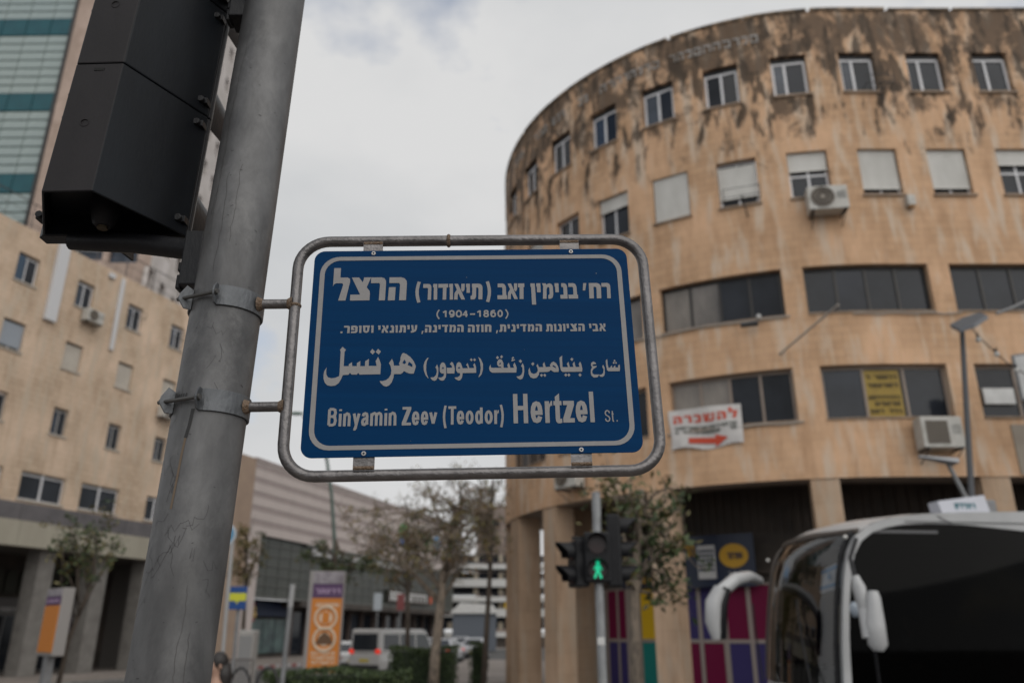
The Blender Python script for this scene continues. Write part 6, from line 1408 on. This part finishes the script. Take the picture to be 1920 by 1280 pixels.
# ------------------------------------------------------------------ people
skin = mat('skin', (.36, .22, .16), .6); hairm = mat('dark_hair', (.012, .009, .008), .5)
def limbs(name, verts, edges, m, parent, sub=2):
    """verts: (x, y, z, r, r2); a skinned continuous figure"""
    o_ = ORG[parent.name]; me = bpy.data.meshes.new(name); me.from_pydata([(v[0], v[1], v[2]) for v in verts], edges, []); me.materials.append(m)
    o = bpy.data.objects.new(name, me); col.objects.link(o); o.parent = parent; ORG[o.name] = o_
    s_ = o.modifiers.new('skin', 'SKIN'); s_.use_smooth_shade = True
    for i, v in enumerate(verts): me.skin_vertices[0].data[i].radius = (v[3], v[4] if len(v) > 4 else v[3])
    me.skin_vertices[0].data[0].use_root = True
    ss_ = o.modifiers.new('sub', 'SUBSURF'); ss_.levels = ss_.render_levels = sub
    return o
def person(label, loc, rz, H_, top, bottom, seated=False, hair_long=True, group=None):
    t = thing('person', (0, 0, 0), label, 'person', group); k = H_ / 1.7
    def V(x, y, z, a, b=None): return (x * k, y * k, z * k, a * k, (b or a) * k)
    hip = .93; 
    vs_ = [V(0, 0, hip, .13, .1), V(0, 0, 1.12, .12, .09), V(0, .0, 1.33, .15, .1), V(0, .0, 1.43, .07, .06), V(0, -.01, 1.5, .05, .05), V(0, -.02, 1.57, .075, .08), V(0, -.02, 1.65, .07, .085)]
    es = [(0, 1), (1, 2), (2, 3), (3, 4), (4, 5), (5, 6)]
    def chain(start, pts):
        i = start
        for p in pts: vs_.append(V(*p)); es.append((i, len(vs_) - 1)); i = len(vs_) - 1
        return i
    for s_ in (-1, 1):
        if seated:
            chain(0, [(s_ * .1, -.05, .9, .09), (s_ * .12, -.42, .9, .065), (s_ * .12, -.44, .5, .045), (s_ * .12, -.56, .46, .03)])
            h_ = chain(2, [(s_ * .19, 0, 1.36, .055), (s_ * .22, -.12, 1.12, .042), (s_ * .16, -.38, 1.12, .032), (s_ * .15, -.44, 1.13, .03, .018)])
        else:
            chain(0, [(s_ * .09, 0, .88, .085), (s_ * .1, -.01 * s_, .5, .055), (s_ * .1, .06 * s_, .09, .038), (s_ * .11, .06 * s_ - .14, .04, .028)])
            h_ = chain(2, [(s_ * .18, 0, 1.36, .052), (s_ * .23, .02, 1.1, .04), (s_ * .24, -.06, .86, .028), (s_ * .24, -.08, .8, .028, .016)])
        hp = vs_[h_]
        for fi in range(5):
            dx = (fi - 1.5) * .014; ln = (.05, .075, .082, .074, .058)[fi]
            if fi == 0: vs_.append((hp[0] - s_ * .03 * k, hp[1] - .02 * k, hp[2] - .02 * k, .008 * k, .008 * k)); es.append((h_, len(vs_) - 1)); continue
            e = (hp[0] + s_ * dx * .3 * k, hp[1] + dx * k - .02 * k, hp[2] - ln * k) if not seated else (hp[0] - s_ * dx * k, hp[1] - ln * k, hp[2] - .02 * k)
            vs_.append((*e, .0075 * k, .0075 * k)); es.append((h_, len(vs_) - 1))
    body = limbs('body', vs_, es, skin, t)
    tv = [V(0, 0, hip + .02, .15, .12), V(0, 0, 1.12, .135, .105), V(0, 0, 1.33, .165, .115), V(0, 0, 1.42, .085, .075)]; te = [(0, 1), (1, 2), (2, 3)]
    for s_ in (-1, 1):
        n0 = len(tv)
        if seated: tv += [V(s_ * .19, 0, 1.36, .068), V(s_ * .22, -.12, 1.12, .056), V(s_ * .17, -.33, 1.12, .046)]
        else: tv += [V(s_ * .18, 0, 1.36, .065), V(s_ * .23, .02, 1.1, .053), V(s_ * .238, -.04, .9, .042)]
        te += [(2, n0), (n0, n0 + 1), (n0 + 1, n0 + 2)]
    limbs('jacket', tv, te, top, t)
    lv = [V(0, 0, hip + .04, .145, .115)]; le = []
    for s_ in (-1, 1):
        n0 = len(lv)
        lv += ([V(s_ * .1, -.05, .9, .1), V(s_ * .12, -.42, .9, .08), V(s_ * .12, -.44, .52, .06)] if seated else [V(s_ * .09, 0, .86, .1), V(s_ * .1, -.01 * s_, .5, .072), V(s_ * .1, .06 * s_, .12, .055)])
        le += [(0, n0), (n0, n0 + 1), (n0 + 1, n0 + 2)]
    limbs('trousers', lv, le, bottom, t)
    mb = MB(); mb.ball((0, .012 * k, 1.645 * k), .102 * k, 16, 12, sc=(.86, 1.0, 1.12)); 
    if hair_long: mb.tube([(0, .06 * k, 1.62 * k), (0, .085 * k, 1.5 * k), (0, .09 * k, 1.38 * k), (0, .08 * k, 1.28 * k)], [.085 * k, .09 * k, .085 * k, .04 * k], 12)
    hr = mb.build('hair', hairm, t, smooth='full')
    mb = MB(); mb.ball((0, -.065 * k, 1.6 * k), .062 * k, 14, 10, sc=(.95, .75, 1.35)); mb.ball((0, -.112 * k, 1.59 * k), .014 * k, 8, 6, sc=(.8, 1, 1.5))
    for s_ in (-1, 1): mb.ball((s_ * .082 * k, .0, 1.6 * k), .022 * k, 8, 6, sc=(.4, .8, 1.3))
    fc = mb.build('face', skin, t, smooth='full')
    for s_ in (-1, 1): mb = MB(); mb.ball((s_ * .026 * k, -.108 * k, 1.625 * k), .009 * k, 8, 6, sc=(1.3, .6, .7)); mb.build('eye', black, fc, smooth=True)
    mb = MB(); mb.ball((0, -.108 * k, 1.545 * k), .016 * k, 8, 6, sc=(1.4, .5, .4)); mb.build('mouth', mat('lips', (.3, .1, .09), .5), fc, smooth=True)
    t.location = loc; t.rotation_euler = (0, 0, rz); return t
pl = aty(404, 1250, 8.6)
person('dark haired woman in a pale jacket passing behind the thick pole at the bottom edge', (pl[0] + .02, 8.6, 0), R(-50), 1.52, mat('pale_jacket', (.4, .37, .34), .8, 0, (.3, .28, .26), 8), mat('dark_trousers', (.03, .03, .04), .8))

# ------------------------------------------------------------------ the coach
BO = (4.42, 11.45); yaw = R(6); bex = (math.cos(yaw), math.sin(yaw)); bey = (-math.sin(yaw), math.cos(yaw))
def bf_(x, y, z): return (BO[0] + bex[0] * x + bey[0] * y, BO[1] + bex[1] * x + bey[1] * y, z - .0)
bus = thing('coach', (BO[0], BO[1], -.12), 'white coach with black side glass and drooping mirror arms at lower right', 'bus')
bw = mat('coach_white', (.48, .485, .49), .28, 0, (.4, .405, .41), 1.5); bg_side = glass('coach_side_glass', trans=.14, rough=.03, spec=.17); bg_ws = glass('coach_windscreen', trans=.88, rough=.02, spec=.85)
def lerp_tab(tab, z):
    for (z0, a), (z1, b) in zip(tab, tab[1:]):
        if z0 <= z <= z1: return a + (b - a) * (z - z0) / (z1 - z0)
    return tab[-1][1]
# front outline in side view: (z, x)
OUT = [(.1, -.02), (.6, -.06), (1.05, -.03), (1.6, .03), (2.1, .11), (2.5, .19), (2.8, .28), (2.98, .38), (3.1, .5), (3.2, .68), (3.28, .95), (3.34, 1.4), (3.38, 2.1), (3.41, 3.2), (3.43, 5), (3.43, 12)]
INN = [(1.0, .08), (1.6, .13), (2.1, .205), (2.5, .29), (2.75, .37), (2.92, .47), (3.04, .6), (3.13, .8), (3.19, 1.1), (3.22, 1.5), (3.21, 2.1), (3.14, 2.9), (3.05, 3.8), (2.98, 5), (2.96, 12)]
def poly_side(y, th, name, m):
    mb = MB(); pts = [(x, z) for z, x in OUT[2:]]; inn = [(x, z) for z, x in INN]
    # pair up by index to weave a strip between outline and glass edge
    n = 60
    def along(P_, t):
        d = [0]
        for a, b in zip(P_, P_[1:]): d.append(d[-1] + math.hypot(b[0] - a[0], b[1] - a[1]))
        q = t * d[-1]
        for i in range(len(P_) - 1):
            if d[i] <= q <= d[i + 1] + 1e-9: f = (q - d[i]) / max(1e-9, d[i + 1] - d[i]); return (P_[i][0] + (P_[i + 1][0] - P_[i][0]) * f, P_[i][1] + (P_[i + 1][1] - P_[i][1]) * f)
        return P_[-1]
    A_ = [along(pts, i / n) for i in range(n + 1)]; B_ = [along(inn, i / n) for i in range(n + 1)]
    rg = [[bf_(a[0], y, a[1]), bf_(b[0], y + .012, b[1]), bf_(b[0], y + th, b[1]), bf_(a[0], y + th, a[1])] for a, b in zip(A_, B_)]
    for i in range(n): mb.ring(rg[i], rg[i + 1])
    return mb.build(name, m, bus, smooth=True)
poly_side(0, .09, 'side_frame', bw); poly_side(2.41, .09, 'side_frame', bw)
gp = [(x, z) for z, x in INN] + [(12, 1.0)]
for y, nm in ((.04, 'side_glass'), (2.44, 'side_glass')):
    mb = MB(); mb.poly([bf_(x, y, z) for x, z in gp]); mb.poly([bf_(x, y + .008, z) for x, z in gp][::-1]); mb.build(nm, bg_side, bus)
mb = MB(); mb.box(-.04, 12, 0, 2.5, .22, 1.0, 0, bf_); lb_ = mb.build('lower_body', bw, bus, bevel=.04)
def top_out(): return [(x, z) for z, x in OUT[7:]]
mb = MB(); prof = [(x, z) for z, x in OUT[8:]]; nc = 8
for i in range(len(prof) - 1):
    for j in range(nc):
        def Q(p, t_):
            y = .0 + 2.5 * t_; cr_ = .07 * math.sin(math.pi * t_) ** .6; fr = -.3 * math.sin(math.pi * t_) * max(0, 1 - (p[0] - .3) / 1.2); return bf_(p[0] + fr, y, p[1] + cr_ + .001)
        mb.poly([Q(prof[i], j / nc), Q(prof[i + 1], j / nc), Q(prof[i + 1], (j + 1) / nc), Q(prof[i], (j + 1) / nc)])
mb.build('roof', bw, bus, smooth='full')
mb = MB(); wp = [(x, z) for z, x in OUT[2:9]]
def WS(p, t_): return bf_(p[0] - .3 * math.sin(math.pi * t_) ** .8, .03 + 2.44 * t_, p[1] + .0)
for i in range(len(wp) - 1):
    for j in range(12): mb.poly([WS(wp[i], j / 12), WS(wp[i], (j + 1) / 12), WS(wp[i + 1], (j + 1) / 12), WS(wp[i + 1], j / 12)])
mb.build('windscreen', bg_ws, bus, smooth='full')
mb = MB(); lowp = [(x, z) for z, x in OUT[:3]]
for i in range(len(lowp) - 1):
    for j in range(12): mb.poly([WS(lowp[i], j / 12), WS(lowp[i], (j + 1) / 12), WS(lowp[i + 1], (j + 1) / 12), WS(lowp[i + 1], j / 12)])
mb.build('front_panel', bw, bus, smooth='full')
mb = MB(); mb.tube([WS(wp[-1], j / 12) for j in range(13)], .045, 8); mb.tube([WS(p, 1) for p in wp], .05, 8); mb.build('windscreen_seal', mat('brown_seal', (.08, .065, .055), .5), bus, smooth=True)
mb = MB(); mb.tube([WS(p, .03) for p in wp], .035, 8); mb.build('pillar_seal', black_p, bus, smooth=True)
# dark interior
inter = mat('coach_interior', (.02, .02, .021), .8)
mb = MB(); mb.box(.2, 11.9, .1, 2.4, .9, 1.0, 0, bf_); mb.box(.7, 11.9, .12, 2.38, 3.12, 3.16, 0, bf_); mb.box(11.7, 11.9, .1, 2.4, 1.0, 3.1, 0, bf_); mb.box(1.9, 11.9, 2.3, 2.4, 1.0, 3.1, 0, bf_); mb.build('interior', inter, bus)
mb = MB(); mb.box(.0, .55, .25, 2.3, 1.0, 1.28, 0, bf_); mb.build('dashboard', inter, bus, bevel=.05)
seatm = mat('seat_fabric', (.05, .052, .056), .85)
for x, y in ((1.2, .35), (2.6, .3), (2.6, 1.5), (3.6, .3), (3.6, 1.5), (4.6, .3), (4.6, 1.5), (5.6, .3), (6.6, .3), (7.6, .3)):
    mb = MB(); mb.box(x, x + .45, y, y + .5, 1.05, 1.2, 0, bf_); mb.box(x + .4, x + .52, y, y + .5, 1.2, 1.95, 0, bf_); s_ = mb.build('seat', seatm, bus, bevel=.04)
    mb = MB(); mb.box(x + .38, x + .5, y + .1, y + .4, 1.97, 2.15, 0, bf_); mb.build('headrest', mat('headrest_cover', (.2, .2, .2), .8) if x > 2 else seatm, s_, bevel=.03)
mb = MB(); c = Vector(bf_(.72, .6, 1.36)); ax = Vector((bex[0] * .5, bex[1] * .5, .85)).normalized(); e1 = Vector((bey[0], bey[1], 0)); e2 = ax.cross(e1)
mb.tube([c + (e1 * math.cos(R(a)) + e2 * math.sin(R(a))) * .23 for a in range(0, 360, 20)], .017, 8, closed=True); mb.tube([c, c - ax * .3], .03, 8); mb.tube([c - e1 * .22, c + e1 * .22], .014, 6); mb.build('steering_wheel', black_p, bus, smooth=True)
for x, y, z, a in ((2.1, .09, 2.0, .42), (2.62, .1, 1.95, .4)):  # coloured panels behind the side glass, painting in its pale reflections
    mb = MB(); mb.box(x, x + a, y, y + .01, z - .25, z + .35, 0, bf_); mb.build('curtain_or_reflection', mat('grey_reflection', (.12, .12, .12), .8) if x < 2.5 else mat('green_grey_reflection', (.03, .06, .06), .8), bus)
# mirrors
def mirror(pts, rs, hp, hr, sc, name='mirror_arm'):
    mb = MB(); mb.tube(pts, rs, 10); arm = mb.build(name, bw, bus, smooth=True)
    return arm
M_ = [aty(u, v, Y) for u, v, Y in ((1424, 1088, 13.2), (1405, 1080, 12.9), (1378, 1086, 12.6), (1352, 1108, 12.4), (1340, 1138, 12.3))]
arm = mirror(M_, [.07, .085, .1, .1, .09], None, None, None)
hp = [aty(u, v, 12.3) for u, v in ((1350, 1102), (1338, 1130), (1337, 1165), (1343, 1198))]
mb = MB(); mb.tube(hp, [.09, .125, .12, .06], 12); mh = mb.build('mirror_head', bw, arm, smooth=True)
mb = MB(); q = [Vector(x) + Vector((.11, .02, 0)) for x in hp]; mb.tube(q, [.06, .105, .1, .05], 10); mb.build('mirror_glass', black_p, mh, smooth=True)
hp = [aty(u, v, 10.9) for u, v in ((1603, 1078), (1610, 1100), (1620, 1140))]; mb = MB(); mb.tube(hp, [.045, .085, .075], 12); arm2 = mb.build('mirror_arm', bw, bus, smooth=True)
hp = [aty(u, v, 10.8) for u, v in ((1637, 1107), (1638, 1120), (1641, 1170), (1646, 1208), (1647, 1220))]; mb = MB(); mb.tube(hp, [.06, .085, .12, .12, .06], 12); mb.build('mirror_head', bw, arm2, smooth=True)
mb = MB(); mb.tube([aty(1620, 1140, 10.9), aty(1632, 1195, 10.85)], [.08, .1], 10); mb.build('mirror_link', bw, arm2, smooth=True)
mb = MB(); mb.tube([aty(1603, 1082, 10.9), aty(1594, 1045, 11.2), bf_(.42, -.02, 2.98)], .03, 8); mb.tube([aty(1640, 1215, 10.8), aty(1650, 1290, 10.9)], .02, 6); mb.build('mirror_stay', black_p, arm2, smooth=True)
mb = MB(); mb.ball(aty(1602, 1142, 11.2), .1, 12, 8, sc=(.6, .4, 1)); mb.build('spot_mirror', mat('spot_mirror', (.35, .4, .46), .15), arm2, smooth=True)
for u, v, Y in ((1440, 1050, 13.7), (1585, 1006, 11.5)): mb = MB(); mb.ball(aty(u, v, Y), .03, 8, 6); mb.build('marker_lamp', mat('marker_lamp', (.7, .68, .65), .08, spec=1), bus, smooth=True)
# papers inside the windscreen, roof sign
mb = MB(); z0, z1 = 2.35, 2.72
mb.poly([bf_(.30, .35, z0), bf_(.32, 1.05, z0 - .05), bf_(.4, 1.05, z1 - .08), bf_(.38, .35, z1)][::-1]); fl = mb.build('paper_flag', mat('flag_white', (.42, .46, .5), .7), bus)
mb = MB(); 
for zf in (.12, .8): mb.poly([bf_(.292 + .075 * zf, .36, z0 + .37 * zf), bf_(.31 + .075 * zf, 1.04, z0 - .05 + .34 * zf), bf_(.315 + .09 * zf, 1.04, z0 - .05 + .34 * (zf + .14)), bf_(.295 + .09 * zf, .36, z0 + .37 * (zf + .14))][::-1])
mb.poly([bf_(.315, .7 + .08 * math.cos(R(q)), 2.53 + .09 * math.sin(R(q))) for q in (90, 210, 330)])
mb.build('blue_stripe', mat('flag_blue', (.05, .2, .4), .7), fl)
mb = MB(); mb.poly([bf_(.13, .3, 1.6), bf_(.14, .48, 1.58), bf_(.25, .48, 2.1), bf_(.24, .3, 2.12)][::-1]); mb.build('permit_strip', mat('permit_tan', (.3, .24, .16), .7), bus)
a0, a1 = aty(1768, 952, 12.6), aty(1868, 950, 12.6); rs_ = straight((a0[0], 12.6), (1, .12)); w_ = a1[0] - a0[0]; zt = aty(1800, 932, 12.6)[2]
mb = MB(); mb.hexa([rs_(0, 0, 3.42), rs_(w_ * .97, 0, 3.42), rs_(w_ * .97, .3, 3.42), rs_(0, .3, 3.42), rs_(-.04, .05, zt - .05), rs_(w_ * .93, .05, zt + .06), rs_(w_ * .93, .3, zt + .06), rs_(-.04, .3, zt - .05)]); rsg = mb.build('roof_sign', mat('roof_sign_white', (.46, .47, .52), .5), bus)
mb = MB(); marks(mb, rs_, w_ * .27, w_ * .7, zt - .18, zt - .08, 5, .02, rnd, dens=1); mb.build('print', mat('teal_print', (.02, .14, .17), .5), rsg)
mb = MB(); mb.box(w_ * .99, w_ * 1.2, .1, .4, 3.4, zt, 0, rs_); mb.build('roof_vent', grey_metal, bus, bevel=.03)
mb = MB(); mb.tube([bf_(1.9, -.01, 3.215), bf_(1.75, -.006, 3.3), bf_(1.65, .02, 3.37)], .006, 5); mb.tube([bf_(1.2, .0, 3.24), bf_(4, -.003, 3.23), bf_(12, -.003, 3.22)], .006, 5); mb.build('panel_gap', black_p, bus)
mb = MB(); mb.box(.55, 1.7, .035, .045, 3.08, 3.12, 0, bf_); mb.build('sun_blind_rail', mat('blind_rail', (.1, .1, .105), .5), bus)
for x in (1.7, 9.2):
    for y in (.02, 2.28):
        mb = MB(); mb.cyl(bf_(x, y, .38), bf_(x, y + .2, .38), .5, 24); wh = mb.build('wheel', tyre, bus, smooth=True); mb = MB(); mb.cyl(bf_(x, y - .01, .38), bf_(x, y + .1, .38), .28, 18); mb.build('rim', rimm, wh, smooth=True)
for s_ in (.35, 2.0): mb = MB(); mb.tube([bf_(-.32, s_, 1.05), bf_(-.24, s_ + .3, 1.75), bf_(-.18, s_ + .45, 2.2)], .014, 5); mb.build('wiper', black_p, bus)
dp = bf_(1.42, .62, .0)
person('coach driver with a white shirt collar seated behind the black side glass', (dp[0], dp[1], .27), yaw - R(90), 1.72, mat('dark_shirt', (.03, .03, .035), .8), mat('dark_trousers', (.03, .03, .04)), seated=True, hair_long=False)
t = bpy.data.objects['person.001']
mb = MB(); k = 1.72 / 1.7
for s_ in (-1, 1): mb.poly([(s_ * .0, -.125, 1.33), (s_ * .07, -.1, 1.44), (s_ * .085, -.06, 1.46), (s_ * .09, -.1, 1.38)])
c_ = MB(); c_.v = mb.v; c_.f = mb.f; c_.mi = mb.mi; c_.uv = mb.uv
ORG[t.name] = (0, 0, 0); mb.build('collar', white_paint, t)

for o in list(bpy.data.objects):
    n_ = o.name.split('.')[0]
    if n_ in ('print', 'small_print', 'scribble', 'run_mark'): o['kind'] = 'stuff'
